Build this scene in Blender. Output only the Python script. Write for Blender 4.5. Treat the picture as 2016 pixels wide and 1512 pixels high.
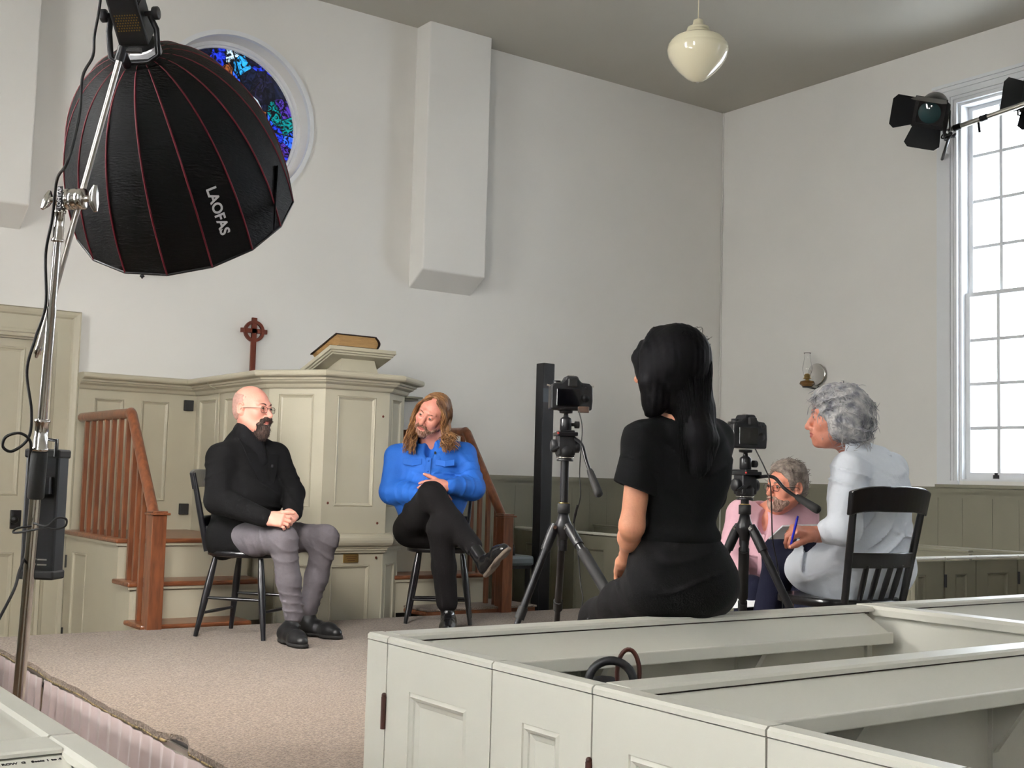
import bpy, math, random
import numpy as np
from mathutils import Vector, Matrix, noise
random.seed(7)
SC = bpy.context.scene
for o in list(bpy.data.objects): bpy.data.objects.remove(o)
PI = math.pi
# ------------------------------------------------------------------ camera
F = 2392.6; YAW = math.radians(35.680); PITCH = math.radians(4.580); ROLL = math.radians(1.576)
CAM = Vector((0, 0, 1.32)); ST = 0.47            # eye height, stage height
fw = Vector((math.sin(YAW)*math.cos(PITCH), math.cos(YAW)*math.cos(PITCH), math.sin(PITCH)))
rt0 = Vector((math.cos(YAW), -math.sin(YAW), 0)); up0 = rt0.cross(fw)
rt = rt0*math.cos(ROLL)+up0*math.sin(ROLL); up = -rt0*math.sin(ROLL)+up0*math.cos(ROLL)
cam = bpy.data.cameras.new('camera'); co = bpy.data.objects.new('camera', cam); SC.collection.objects.link(co)
co.matrix_world = Matrix(((rt.x, up.x, -fw.x, CAM.x), (rt.y, up.y, -fw.y, CAM.y), (rt.z, up.z, -fw.z, CAM.z), (0, 0, 0, 1)))
cam.sensor_width = 36; cam.lens = 36*F/2016; cam.clip_start = 0.05; cam.clip_end = 200
SC.camera = co
def P(x, y, d):                                   # point of the room seen at (x, y), d metres deep
    return CAM + (rt*((x-1008)/F) + up*(-(y-756)/F) + fw)*d
# ------------------------------------------------------------------ light
SC.view_settings.view_transform = 'Standard'; SC.view_settings.look = 'None'
SC.view_settings.gamma = 1; SC.view_settings.use_curve_mapping = False
SC.view_settings.exposure = 0.45
W = bpy.data.worlds.new('sky'); SC.world = W; W.use_nodes = True
bgn = W.node_tree.nodes['Background']; bgn.inputs[0].default_value = (0.86, 0.93, 1.0, 1); bgn.inputs[1].default_value = 2.6
def area(name, loc, target, sx, sy, power, col=(1, 1, 1), spread=180):
    l = bpy.data.lights.new(name, 'AREA'); l.shape = 'RECTANGLE'; l.size = sx; l.size_y = sy; l.energy = power; l.color = col
    l.spread = math.radians(spread)
    o = bpy.data.objects.new(name, l); SC.collection.objects.link(o); o.location = loc
    o.rotation_euler = (Vector(target)-Vector(loc)).to_track_quat('-Z', 'Y').to_euler(); return o
XW, YB, ZC, XL, YF = 8.32, 8.2, 4.924, -1.6, -6.0   # right wall, back wall, ceiling, left wall, front wall
RWIN = [(4.55, 5.62), (0.35, 1.42), (-3.75, -2.68)]  # sash windows of the right wall (y from, y to)
LWIN = [(4.4, 5.5), (0.35, 1.42), (-3.75, -2.68)]
WZ0, WZ1 = 1.42, 4.40
for y0, y1 in RWIN:
    area('daylight', (XW+0.75, (y0+y1)/2, (WZ0+WZ1)/2), (0, (y0+y1)/2, 1.6), 1.5, WZ1-WZ0+.4, 110 if y0 > 4 else 60, (0.82, 0.90, 1.0))
for y0, y1 in LWIN:
    area('daylight', (XL-0.75, (y0+y1)/2, (WZ0+WZ1)/2), (8, (y0+y1)/2, 1.6), 1.5, WZ1-WZ0+.4, 440 if y0 > 4 else 240, (1.0, 0.985, 0.95))
# ------------------------------------------------------------------ materials
def mat(name, col, rough=.55, metal=0, bump=0, bscale=60, var=0, vscale=6, col2=None, spec=.5, coat=0, trans=0, emit=None, estr=0, ior=1.45, sheen=0, stretch=None):
    m = bpy.data.materials.new(name); m.use_nodes = True; nt = m.node_tree; b = nt.nodes['Principled BSDF']
    c = (*col, 1)
    b.inputs['Base Color'].default_value = c; b.inputs['Roughness'].default_value = rough; b.inputs['Metallic'].default_value = metal
    b.inputs['Specular IOR Level'].default_value = spec; b.inputs['Coat Weight'].default_value = coat
    b.inputs['Transmission Weight'].default_value = trans; b.inputs['IOR'].default_value = ior; b.inputs['Sheen Weight'].default_value = sheen
    if emit: b.inputs['Emission Color'].default_value = (*emit, 1); b.inputs['Emission Strength'].default_value = estr
    tc = nt.nodes.new('ShaderNodeTexCoord'); vec = tc.outputs['Object']
    if stretch:
        mp = nt.nodes.new('ShaderNodeMapping'); mp.inputs['Scale'].default_value = stretch; nt.links.new(vec, mp.inputs[0]); vec = mp.outputs[0]
    if var or col2:
        n = nt.nodes.new('ShaderNodeTexNoise'); n.inputs['Scale'].default_value = vscale; n.inputs['Detail'].default_value = 6; nt.links.new(vec, n.inputs[0])
        mx = nt.nodes.new('ShaderNodeMix'); mx.data_type = 'RGBA'
        d = col2 if col2 else tuple(x*(1-var) for x in col)
        mx.inputs[6].default_value = c; mx.inputs[7].default_value = (*d, 1)
        rmp = nt.nodes.new('ShaderNodeMapRange'); rmp.inputs[1].default_value = .35; rmp.inputs[2].default_value = .65
        nt.links.new(n.outputs[0], rmp.inputs[0]); nt.links.new(rmp.outputs[0], mx.inputs[0]); nt.links.new(mx.outputs[2], b.inputs['Base Color'])
    if bump:
        n2 = nt.nodes.new('ShaderNodeTexNoise'); n2.inputs['Scale'].default_value = bscale; n2.inputs['Detail'].default_value = 4; nt.links.new(vec, n2.inputs[0])
        bp = nt.nodes.new('ShaderNodeBump'); bp.inputs['Strength'].default_value = bump; bp.inputs['Distance'].default_value = .01
        nt.links.new(n2.outputs[0], bp.inputs['Height']); nt.links.new(bp.outputs[0], b.inputs['Normal'])
    return m
def srgb(r, g, b):
    return tuple((v/255/12.92 if v/255 <= .04045 else ((v/255+.055)/1.055)**2.4) for v in (r, g, b))
M = {}
M['plaster'] = mat('plaster', srgb(224, 222, 217), .65, bump=.12, bscale=5, var=.04, vscale=1.3)
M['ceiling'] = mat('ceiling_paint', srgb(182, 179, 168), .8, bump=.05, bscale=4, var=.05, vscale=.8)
M['sage'] = mat('sage_paint', srgb(178, 172, 152), .38, var=.05, vscale=4, bump=.05, bscale=14)
M['sage_d'] = mat('wainscot_paint', srgb(130, 127, 110), .5, var=.06, vscale=4, bump=.05, bscale=14)
M['sage_lit'] = mat('sage_paint_lit', srgb(210, 208, 197), .42, var=.05, vscale=3, bump=.06, bscale=11)  # same sage paint as the pulpit, lightened: side light put into the colour
M['gap_shade'] = mat('gap_shade', srgb(60, 50, 42), .8)
M['wood'] = mat('varnished_wood', srgb(124, 74, 46), .33, col2=srgb(94, 54, 34), vscale=7, stretch=(6, 6, 1), coat=.25)
M['tread'] = mat('tread_wood', srgb(132, 78, 46), .35, col2=srgb(98, 56, 34), vscale=9, stretch=(1, 7, 7), coat=.25)
M['dkwood'] = mat('dark_wood', srgb(98, 44, 28), .45, var=.3, vscale=12)
M['black'] = mat('black_plastic', (.012, .012, .014), .42)
M['blackm'] = mat('black_metal', (.015, .015, .017), .3, metal=.3)
M['blackw'] = mat('black_lacquer', (.006, .006, .008), .28, coat=.35)
M['rubber'] = mat('rubber', (.02, .02, .02), .75)
M['steel'] = mat('chrome', (.72, .70, .67), .17, metal=1)
M['steel2'] = mat('brushed_steel', (.60, .57, .52), .32, metal=1)
M['brass'] = mat('brass', (.55, .38, .14), .3, metal=1)
M['white'] = mat('white_paint', srgb(222, 224, 226), .5, var=.03)
M['glass'] = mat('glass', (1, 1, 1), .02, trans=1, ior=1.05)
M['clear'] = mat('lamp_glass', (1, 1, 1), .03, trans=1, ior=1.3)
M['opal'] = mat('opal_glass', srgb(225, 218, 190), .12, coat=.5)
M['cream'] = mat('cream_enamel', srgb(205, 198, 170), .4)
M['skirt'] = mat('skirt_cloth', srgb(130, 114, 112), .7, sheen=.3, bump=.05, bscale=30)
M['paper'] = mat('paper', srgb(235, 236, 238), .8)
M['leather'] = mat('brown_leather', srgb(70, 32, 22), .5, var=.2, vscale=30)
# ------------------------------------------------------------------ mesh helpers
class MB:
    def __init__(s): s.v = []; s.f = []; s.mi = []; s.cur = 0; s.sm = []
    def add(s, vs, fs, smooth=False):
        n = len(s.v); s.v += [tuple(v) for v in vs]
        for f in fs: s.f.append(tuple(n+i for i in f)); s.mi.append(s.cur); s.sm.append(smooth)
        return s
    def box(s, a, b):
        x0, y0, z0 = a; x1, y1, z1 = b
        if x0 > x1: x0, x1 = x1, x0
        if y0 > y1: y0, y1 = y1, y0
        if z0 > z1: z0, z1 = z1, z0
        return s.add([(x0,y0,z0),(x1,y0,z0),(x1,y1,z0),(x0,y1,z0),(x0,y0,z1),(x1,y0,z1),(x1,y1,z1),(x0,y1,z1)],
              [(0,3,2,1),(4,5,6,7),(0,1,5,4),(1,2,6,5),(2,3,7,6),(3,0,4,7)])
    def obox(s, o, U, V, N, w, h, t):        # oriented box: corner o, spans U*w, V*h, N*t
        o, U, V, N = Vector(o), Vector(U)*w, Vector(V)*h, Vector(N)*t
        c = [o, o+U, o+U+V, o+V, o+N, o+U+N, o+U+V+N, o+V+N]
        fs = [(0,3,2,1),(4,5,6,7),(0,1,5,4),(1,2,6,5),(2,3,7,6),(3,0,4,7)]
        if U.cross(V).dot(N) < 0: fs = [f[::-1] for f in fs]
        return s.add(c, fs)
    def beam(s, a, b, w, h, upv=(0, 0, 1)):  # box bar from a to b, centred, width w (side) height h (up)
        a, b = Vector(a), Vector(b); d = (b-a); L = d.length; d.normalize()
        u = Vector(upv); sd = d.cross(u)
        if sd.length < 1e-4: sd = d.cross(Vector((1, 0, 0)))
        sd.normalize(); u = sd.cross(d)
        return s.obox(a-sd*w/2-u*h/2, d, sd, u, L, w, h)
    def tube(s, pts, r, n=10, cap=True, sq=1.0, upv=None):
        pts = [Vector(p) for p in pts]; m = len(pts)
        rs = r if isinstance(r, (list, tuple)) else [r]*m
        vs = []; fs = []; prev = None
        for i, p in enumerate(pts):
            t = (pts[min(i+1, m-1)]-pts[max(i-1, 0)])
            if t.length < 1e-9: t = Vector((0, 0, 1))
            t.normalize()
            if prev is None:
                a = Vector(upv) if upv else (Vector((0, 0, 1)) if abs(t.z) < .9 else Vector((1, 0, 0)))
                u = (a-t*a.dot(t)).normalized()
            else:
                u = prev-t*prev.dot(t)
                u = u.normalized() if u.length > 1e-6 else prev
            prev = u; w = t.cross(u)
            for k in range(n):
                an = 2*PI*k/n; vs.append(p+(u*math.cos(an)*sq+w*math.sin(an))*rs[i])
        for i in range(m-1):
            for k in range(n):
                k2 = (k+1) % n; fs.append((i*n+k, i*n+k2, (i+1)*n+k2, (i+1)*n+k))
        s.add(vs, fs, True)
        if cap: s.add([vs[k] for k in range(n)], [tuple(range(n))[::-1]]); s.add([vs[(m-1)*n+k] for k in range(n)], [tuple(range(n))])
        return s
    def cyl(s, a, b, r, n=16, r2=None):
        return s.tube([a, b], [r, r if r2 is None else r2], n)
    def lathe(s, c, prof, axis=(0, 0, 1), n=24):   # prof: (radius, height along axis)
        c = Vector(c); ax = Vector(axis).normalized(); a = Vector((1, 0, 0)) if abs(ax.x) < .8 else Vector((0, 1, 0))
        u = (a-ax*a.dot(ax)).normalized(); w = ax.cross(u); vs = []; fs = []
        for r, h in prof:
            for k in range(n):
                an = 2*PI*k/n; vs.append(c+ax*h+(u*math.cos(an)+w*math.sin(an))*max(r, 1e-5))
        for i in range(len(prof)-1):
            for k in range(n):
                k2 = (k+1) % n; fs.append((i*n+k, i*n+k2, (i+1)*n+k2, (i+1)*n+k))
        return s.add(vs, fs, True)
    def ell(s, c, r, n=16, m=10, R=None):
        c = Vector(c); vs = []; fs = []
        if not isinstance(r, (tuple, list)): r = (r, r, r)
        for i in range(m+1):
            th = PI*i/m
            for k in range(n):
                ph = 2*PI*k/n; v = Vector((r[0]*math.sin(th)*math.cos(ph), r[1]*math.sin(th)*math.sin(ph), r[2]*math.cos(th)))
                vs.append(c+(R @ v if R else v))
        for i in range(m):
            for k in range(n):
                k2 = (k+1) % n; fs.append((i*n+k, (i+1)*n+k, (i+1)*n+k2, i*n+k2))
        return s.add(vs, fs, True)
    def prism(s, poly, z0, z1):              # poly ccw in xy
        n = len(poly); vs = [(x, y, z0) for x, y in poly]+[(x, y, z1) for x, y in poly]
        return s.add(vs, [tuple(range(n))[::-1], tuple(range(n, 2*n))]+[(i, (i+1) % n, n+(i+1) % n, n+i) for i in range(n)])
    def eprism(s, poly, o, U, V, N, t):      # polygon in plane (U,V) at o extruded along N by t
        o, U, V, N = Vector(o), Vector(U), Vector(V), Vector(N); n = len(poly)
        vs = [o+U*a+V*b for a, b in poly]+[o+U*a+V*b+N*t for a, b in poly]
        fs = [tuple(range(n))[::-1], tuple(range(n, 2*n))]+[(i, (i+1) % n, n+(i+1) % n, n+i) for i in range(n)]
        return s.add(vs, fs)
    def sweep(s, path, prof, closed=False):  # prof (out, up) swept along a path in xy at height 0 (path: (x,y,z)), 'out' to the right of travel
        m = len(path); vs = []; fs = []; k = len(prof)
        for i in range(m):
            p = Vector(path[i]); a = Vector(path[i-1]) if (i > 0 or closed) else None; b = Vector(path[(i+1) % m]) if (i < m-1 or closed) else None
            d1 = (p-a).normalized() if a is not None else None; d2 = (b-p).normalized() if b is not None else None
            if d1 is None: d1 = d2
            if d2 is None: d2 = d1
            n1 = Vector((d1.y, -d1.x, 0)); n2 = Vector((d2.y, -d2.x, 0)); nn = (n1+n2)
            nn = nn/(nn.length_squared/2) if nn.length > 1e-6 else n1
            for (o, u) in prof: vs.append(p+nn*o+Vector((0, 0, u)))
        for i in range(m if closed else m-1):
            j = (i+1) % m
            for q in range(k): q2 = (q+1) % k; fs.append((i*k+q, j*k+q, j*k+q2, i*k+q2))
        s.add(vs, fs)
        if not closed: s.add(vs[:k], [tuple(range(k))]); s.add(vs[-k:], [tuple(range(k))[::-1]])
        return s
def panelled(mb, o, U, V, N, W, H, T, rects, md=.012, mw=.026):
    """slab with front face in the plane through o spanned by U (W long) and V (H), N out of the face, moulded recessed panels"""
    o, U, V, N = Vector(o), Vector(U), Vector(V), Vector(N)
    pt = lambda a, b, d=0: o+U*a+V*b+N*d
    flip = U.cross(V).dot(N) < 0
    def q(a, b, c, d): mb.add([a, b, c, d], [(3, 2, 1, 0) if flip else (0, 1, 2, 3)])
    us = sorted(set([0, W]+[r[0] for r in rects]+[r[2] for r in rects])); vs_ = sorted(set([0, H]+[r[1] for r in rects]+[r[3] for r in rects]))
    for i in range(len(us)-1):
        for j in range(len(vs_)-1):
            cu, cv = (us[i]+us[i+1])/2, (vs_[j]+vs_[j+1])/2
            if any(r[0] < cu < r[2] and r[1] < cv < r[3] for r in rects): continue
            q(pt(us[i], vs_[j]), pt(us[i+1], vs_[j]), pt(us[i+1], vs_[j+1]), pt(us[i], vs_[j+1]))
    for (a, b, c, d) in rects:
        prof = [(0, 0), (.001, -.004), (mw*.3, .002), (mw*.55, -.003), (mw*.6, -.007), (mw*.95, -md+.001), (mw, -md)]
        for k in range(len(prof)-1):
            (i0, n0), (i1, n1) = prof[k], prof[k+1]
            A = [pt(a+i0, b+i0, n0), pt(c-i0, b+i0, n0), pt(c-i0, d-i0, n0), pt(a+i0, d-i0, n0)]
            B = [pt(a+i1, b+i1, n1), pt(c-i1, b+i1, n1), pt(c-i1, d-i1, n1), pt(a+i1, d-i1, n1)]
            for e in range(4): g = (e+1) % 4; q(A[e], A[g], B[g], B[e])
        q(pt(a+mw, b+mw, -md), pt(c-mw, b+mw, -md), pt(c-mw, d-mw, -md), pt(a+mw, d-mw, -md))
    B0, B1, B2, B3 = pt(0, 0, -T), pt(W, 0, -T), pt(W, H, -T), pt(0, H, -T)
    q(B3, B2, B1, B0); q(pt(0, 0), B0, B1, pt(W, 0)); q(pt(W, 0), B1, B2, pt(W, H)); q(pt(W, H), B2, B3, pt(0, H)); q(pt(0, H), B3, B0, pt(0, 0))
    return mb
COL = SC.collection; ORG = {}
def obj(name, mb, m, parent=None, smooth_angle=None, bevel=0):
    org = ORG.get(parent.name, Vector((0, 0, 0))) if parent else Vector((0, 0, 0))
    me = bpy.data.meshes.new(name); me.from_pydata([(v[0]-org[0], v[1]-org[1], v[2]-org[2]) for v in mb.v], [], mb.f)
    for x in (m if isinstance(m, (list, tuple)) else [m]): me.materials.append(M[x] if isinstance(x, str) else x)
    me.polygons.foreach_set('material_index', mb.mi); me.polygons.foreach_set('use_smooth', mb.sm); me.update()
    o = bpy.data.objects.new(name, me); COL.objects.link(o)
    if parent: o.parent = parent; ORG[o.name] = org
    if bevel:
        bv = o.modifiers.new('bevel', 'BEVEL'); bv.width = bevel; bv.segments = 2; bv.limit_method = 'ANGLE'; bv.angle_limit = math.radians(40)
    return o
def tag(o, label=None, cat=None, group=None, kind=None):
    if label: o['label'] = label
    if cat: o['category'] = cat
    if group: o['group'] = group
    if kind: o['kind'] = kind
    return o
def thing(name, label, cat, loc, group=None, world=True):
    """empty at the base of a thing; world=True: its parts are given in room coordinates"""
    o = bpy.data.objects.new(name, None); COL.objects.link(o); o.location = loc; o.empty_display_size = .1
    ORG[o.name] = Vector(loc) if world else Vector((0, 0, 0))
    return tag(o, label, cat, group)
def struct(name, mb, m, parent=None):
    o = obj(name, mb, m, parent)
    if not parent: o['kind'] = 'structure'
    return o
def dup(root, loc, rotz, label=None, group=None):
    r = root.copy(); COL.objects.link(r); r.location = loc; r.rotation_euler = (0, 0, rotz)
    if label: r['label'] = label
    if group: r['group'] = group
    for ch in list(root.children):
        c = ch.copy(); COL.objects.link(c); c.parent = r
        for g in ch.children:
            d = g.copy(); COL.objects.link(d); d.parent = c
    return r
def text_obj(name, body, size, o, U, V, m, parent, ext=.0008, bold=0, align='CENTER'):
    """raised lettering: reading direction U, up V"""
    cu = bpy.data.curves.new(name, 'FONT'); cu.body = body; cu.size = size; cu.extrude = ext; cu.offset = bold; cu.align_x = align; cu.align_y = 'CENTER'
    tmp = bpy.data.objects.new(name, cu); COL.objects.link(tmp)
    dg = bpy.context.evaluated_depsgraph_get(); me = bpy.data.meshes.new_from_object(tmp.evaluated_get(dg))
    bpy.data.objects.remove(tmp)
    U, V, o = Vector(U).normalized(), Vector(V).normalized(), Vector(o); N = U.cross(V)
    mb = MB(); mb.add([o+U*v.co.x+V*v.co.y+N*v.co.z for v in me.vertices], [tuple(p.vertices) for p in me.polygons])
    return obj(name, mb, m, parent)
def bez(pts, n=12):                           # catmull-rom through points
    pts = [Vector(p) for p in pts]; out = []
    q = [pts[0]*2-pts[1]]+pts+[pts[-1]*2-pts[-2]]
    for i in range(1, len(q)-2):
        for k in range(n):
            t = k/n; a, b, c, d = q[i-1], q[i], q[i+1], q[i+2]
            out.append(.5*((2*b)+(c-a)*t+(2*a-5*b+4*c-d)*t*t+(3*b-a-3*c+d)*t**3))
    out.append(pts[-1]); return out
X_, Y_, Z_ = Vector((1, 0, 0)), Vector((0, 1, 0)), Vector((0, 0, 1))
# ================================================================== ROOM
wt = .30
def wall_with_windows(name, xin, xout, wins, inner_sign):
    mb = MB(); ys = [YF-.2]+[v for w in sorted(wins) for v in w]+[YB+.6]
    for i in range(0, len(ys), 2): mb.box((xin, ys[i], -.1), (xout, ys[i+1], ZC+.2))
    for y0, y1 in wins: mb.box((xin, y0, -.1), (xout, y1, WZ0)); mb.box((xin, y0, WZ1), (xout, y1, ZC+.2))
    return struct(name, mb, 'plaster')
wall_with_windows('wall_right', XW, XW+wt, RWIN, -1)
wall_with_windows('wall_left', XL, XL-wt, LWIN, 1)
struct('wall_front', MB().box((XL-.3, YF, -.1), (XW+.3, YF-.2, ZC+.2)), 'plaster')
struct('floor', MB().box((XL-.3, YF-.2, -.1), (XW+.3, YB+.6, 0)), mat('floor_boards', srgb(120, 92, 66), .5, var=.25, vscale=8, stretch=(8, 1, 1)))
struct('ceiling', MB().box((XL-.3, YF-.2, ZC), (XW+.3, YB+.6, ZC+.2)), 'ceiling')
# back wall with a round opening and a door opening
CX, CZ, CR = 3.357, 3.90, .60
DX0, DX1, DZ = 1.20, 2.143, 2.165
mb = MB(); T = .34
def ringhole(mb, y):
    n = 64; L, R_, B, Tt = CX-.9, CX+.9, CZ-.9, CZ+.9
    vs = []; 
    for k in range(n):
        a = 2*PI*k/n; c, s_ = math.cos(a), math.sin(a); vs.append((CX+CR*c, y, CZ+CR*s_)); m_ = .9/max(abs(c), abs(s_)); vs.append((CX+m_*c, y, CZ+m_*s_))
    mb.add(vs, [(2*k, 2*((k+1) % n), 2*((k+1) % n)+1, 2*k+1) for k in range(n)])
ringhole(mb, YB)
mb.add([(CX+CR*math.cos(2*PI*k/64), YB, CZ+CR*math.sin(2*PI*k/64)) for k in range(64)]+[(CX+(CR-.03)*math.cos(2*PI*k/64), YB+.2, CZ+(CR-.03)*math.sin(2*PI*k/64)) for k in range(64)],
       [(k, 64+k, 64+(k+1) % 64, (k+1) % 64) for k in range(64)], True)
mb.box((XL, YB, -.1), (DX0, YB+T, ZC)); mb.box((DX0, YB, DZ), (DX1, YB+T, ZC)); mb.box((DX1, YB, -.1), (CX-.9, YB+T, ZC))
mb.box((CX-.9, YB, -.1), (CX+.9, YB+T, CZ-.9)); mb.box((CX-.9, YB, CZ+.9), (CX+.9, YB+T, ZC)); mb.box((CX+.9, YB, -.1), (XW, YB+T, ZC))
struct('wall_back', mb, 'plaster')
# round window: mouldings, stained glass
def ring(mb, r0, r1, y0, y1, n=72):
    vs = []
    for k in range(n):
        a = 2*PI*k/n
        for r, y in ((r0, y0), (r1, y0), (r1, y1), (r0, y1)): vs.append((CX+r*math.cos(a), y, CZ+r*math.sin(a)))
    fs = []
    for k in range(n):
        j = (k+1) % n
        for q in range(4): q2 = (q+1) % 4; fs.append((4*k+q, 4*k+q2, 4*j+q2, 4*j+q))
    return mb.add(vs, fs, False)
mb = ring(MB(), CR-.012, CR+.022, YB-.02, YB+.02); ring(mb, CR-.045, CR-.0, YB+.13, YB+.16); ring(mb, CR-.06, CR-.01, YB+.155, YB+.2)
wr = struct('window_1', mb, 'white')
# stained glass material: leaded pieces
m = bpy.data.materials.new('stained_glass'); m.use_nodes = True; nt = m.node_tree; b = nt.nodes['Principled BSDF']; b.inputs['Roughness'].default_value = .15
tc = nt.nodes.new('ShaderNodeTexCoord'); mp = nt.nodes.new('ShaderNodeMapping'); mp.inputs['Scale'].default_value = (1, .01, 1); nt.links.new(tc.outputs['Object'], mp.inputs[0])
wn = nt.nodes.new('ShaderNodeTexNoise'); wn.inputs['Scale'].default_value = 3.2; wn.inputs['Detail'].default_value = 2; nt.links.new(mp.outputs[0], wn.inputs[0])
vm = nt.nodes.new('ShaderNodeVectorMath'); vm.operation = 'MULTIPLY_ADD'; vm.inputs[1].default_value = (.22, 0, .22); nt.links.new(wn.outputs[1], vm.inputs[0]); nt.links.new(mp.outputs[0], vm.inputs[2])
vo = nt.nodes.new('ShaderNodeTexVoronoi'); vo.inputs['Scale'].default_value = 8; nt.links.new(vm.outputs[0], vo.inputs[0])
ve = nt.nodes.new('ShaderNodeTexVoronoi'); ve.feature = 'DISTANCE_TO_EDGE'; ve.inputs['Scale'].default_value = 8; nt.links.new(vm.outputs[0], ve.inputs[0])
cr = nt.nodes.new('ShaderNodeValToRGB'); cr.color_ramp.interpolation = 'CONSTANT'
sep = nt.nodes.new('ShaderNodeSeparateColor'); nt.links.new(vo.outputs['Color'], sep.inputs[0]); nt.links.new(sep.outputs[0], cr.inputs[0])
els = [(0, (.005, .008, .03)), (.16, (.012, .02, .40)), (.30, (.02, .10, .75)), (.40, (.006, .008, .02)), (.50, (.05, .02, .25)), (.60, (.02, .28, .65)), (.66, (.01, .01, .03)), (.80, (.22, .07, .02)), (.82, (.50, .68, .80)), (.86, (.01, .03, .50)), (.97, (.0, .20, .20))]
while len(cr.color_ramp.elements) < len(els): cr.color_ramp.elements.new(.5)
for e, (p, c) in zip(cr.color_ramp.elements, els): e.position = p; e.color = (*c, 1)
fine = nt.nodes.new('ShaderNodeTexNoise'); fine.inputs['Scale'].default_value = 17; fine.inputs['Detail'].default_value = 3; fine.inputs['Distortion'].default_value = 2.5; nt.links.new(mp.outputs[0], fine.inputs[0])
fr = nt.nodes.new('ShaderNodeMapRange'); fr.inputs[1].default_value = .44; fr.inputs[2].default_value = .62; nt.links.new(fine.outputs[0], fr.inputs[0])
er = nt.nodes.new('ShaderNodeMapRange'); er.inputs[1].default_value = .012; er.inputs[2].default_value = .03; nt.links.new(ve.outputs['Distance'], er.inputs[0])
mu = nt.nodes.new('ShaderNodeMath'); mu.operation = 'MULTIPLY'; nt.links.new(fr.outputs[0], mu.inputs[0]); nt.links.new(er.outputs[0], mu.inputs[1])
mx = nt.nodes.new('ShaderNodeMix'); mx.data_type = 'RGBA'; mx.inputs[6].default_value = (.002, .002, .004, 1); nt.links.new(mu.outputs[0], mx.inputs[0]); nt.links.new(cr.outputs[0], mx.inputs[7])
nt.links.new(mx.outputs[2], b.inputs['Base Color']); nt.links.new(mx.outputs[2], b.inputs['Emission Color']); b.inputs['Emission Strength'].default_value = 1.1
M['stained'] = m
mb = MB(); n = 72
for y in (YB+.175, YB+.185):
    mb.add([(CX+(CR-.03)*math.cos(2*PI*k/n), y, CZ+(CR-.03)*math.sin(2*PI*k/n)) for k in range(n)], [tuple(range(n)) if y < YB+.18 else tuple(range(n))[::-1]])
obj('stained_glass', mb, 'stained', wr)
mb = MB(); yl = YB+.168                                       # lead bars and the pale figure of the pane
for a, b_ in (((-.55, .05), (.56, -.02)), ((.02, .56), (.36, -.44)), ((-.30, .48), (.14, .12)), ((-.05, -.05), (.25, .35)), ((-.5, -.25), (.50, -.30)), ((.30, -.47), (.32, -.1))):
    mb.beam((CX+a[0], yl, CZ+a[1]), (CX+b_[0], yl, CZ+b_[1]), .008, .008)
obj('lead_bar', mb, 'blackm', wr)
m = mat('pale_glass', (.55, .66, .72), .2, var=.6, vscale=30, emit=(.5, .62, .7), estr=.55); M['pale_glass'] = m
mb = MB()
def gpiece(pts): 
    mb.add([(CX+x, yl+.004, CZ+z) for x, z in pts], [tuple(range(len(pts)))])
gpiece([(.06, .18), (.10, .24), (.17, .25), (.24, .21), (.29, .13), (.30, .04), (.28, -.02), (.25, .05), (.22, .12), (.17, .17), (.11, .18)])
gpiece([(.10, .15), (.15, .14), (.19, .08), (.215, .02), (.19, .03), (.15, .09)])
gpiece([(.24, -.07), (.27, -.1), (.33, -.18), (.30, -.17), (.26, -.12)])
gpiece([(-.22, .40), (-.14, .44), (-.12, .39), (-.18, .36)])
obj('pale_glass', mb, m, wr)
# chimney breasts (corbelled flues)
def flue(x0, x1, zb, n):
    mb = MB(); d = .20; a, b_ = YB, YB-d; zc = zb+.125
    vs = [(x0, a, zb), (x1, a, zb), (x1, b_, zc), (x0, b_, zc), (x0, a, ZC), (x1, a, ZC), (x1, b_, ZC), (x0, b_, ZC)]
    mb.add(vs, [(0, 1, 2, 3), (3, 2, 6, 7), (0, 3, 7, 4), (2, 1, 5, 6)]); o = struct(n, mb, 'plaster')
    bv = o.modifiers.new('b', 'BEVEL'); bv.width = .012; bv.segments = 3
flue(4.86, 5.45, 2.82, 'trim_1'); flue(1.10, 1.93, 2.86, 'trim_2')
# ---- door 1 with casing
mb = MB(); cprof = [(.0, 0), (.0, -.045), (.022, -.05), (.03, -.036), (.045, -.034), (.052, -.03), (.14, -.028), (.15, -.04), (.165, -.046), (.185, -.05), (.19, -.06), (.19, 0)]
def casing(mb, x0, x1, zt, y, prof, z0=0):      # prof: (outward from opening, -depth)
    pa = [(x0, z0), (x0, zt), (x1, zt), (x1, z0)]; k = len(prof); vs = []
    for i, (x, z) in enumerate(pa):
        sx = -1 if i < 2 else 1; up_ = 1 if i in (1, 2) else 0
        for (o, d) in prof: vs.append((x+sx*o, y+d, z+up_*o))
    fs = [(i*k+q, i*k+q+1, (i+1)*k+q+1, (i+1)*k+q) for i in range(3) for q in range(k-1)]
    mb.add(vs, fs)
casing(mb, DX0, DX1, DZ, YB, cprof)
for x in (DX0, DX1-.012): mb.box((x, YB, 0), (x+.012, YB+.2, DZ))
mb.box((DX0, YB, DZ-.012), (DX1, YB+.2, DZ))
struct('trim_3', mb, 'sage')
mb = MB(); panelled(mb, (DX0+.014, YB+.02, .01), X_, Z_, -Y_, DX1-DX0-.028, DZ-.024, .04,
    [(.12, 1.13, .42, 2.09), (.50, 1.13, .80, 2.09), (.12, .22, .42, .77), (.50, .22, .80, .77)], mw=.03)
dr = struct('door_1', mb, 'sage')
mb = MB().box((1.975, YB-.004, .93), (2.04, YB+.02, 1.05)); obj('rim_lock', mb, 'blackm', dr, bevel=.004)
obj('door_knob', MB().lathe((1.99, YB-.004, .99), [(.0, .05), (.02, .048), (.026, .035), (.02, .022), (.008, .018), (.008, 0)], (0, -1, 0)), 'blackm', dr)
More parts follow.
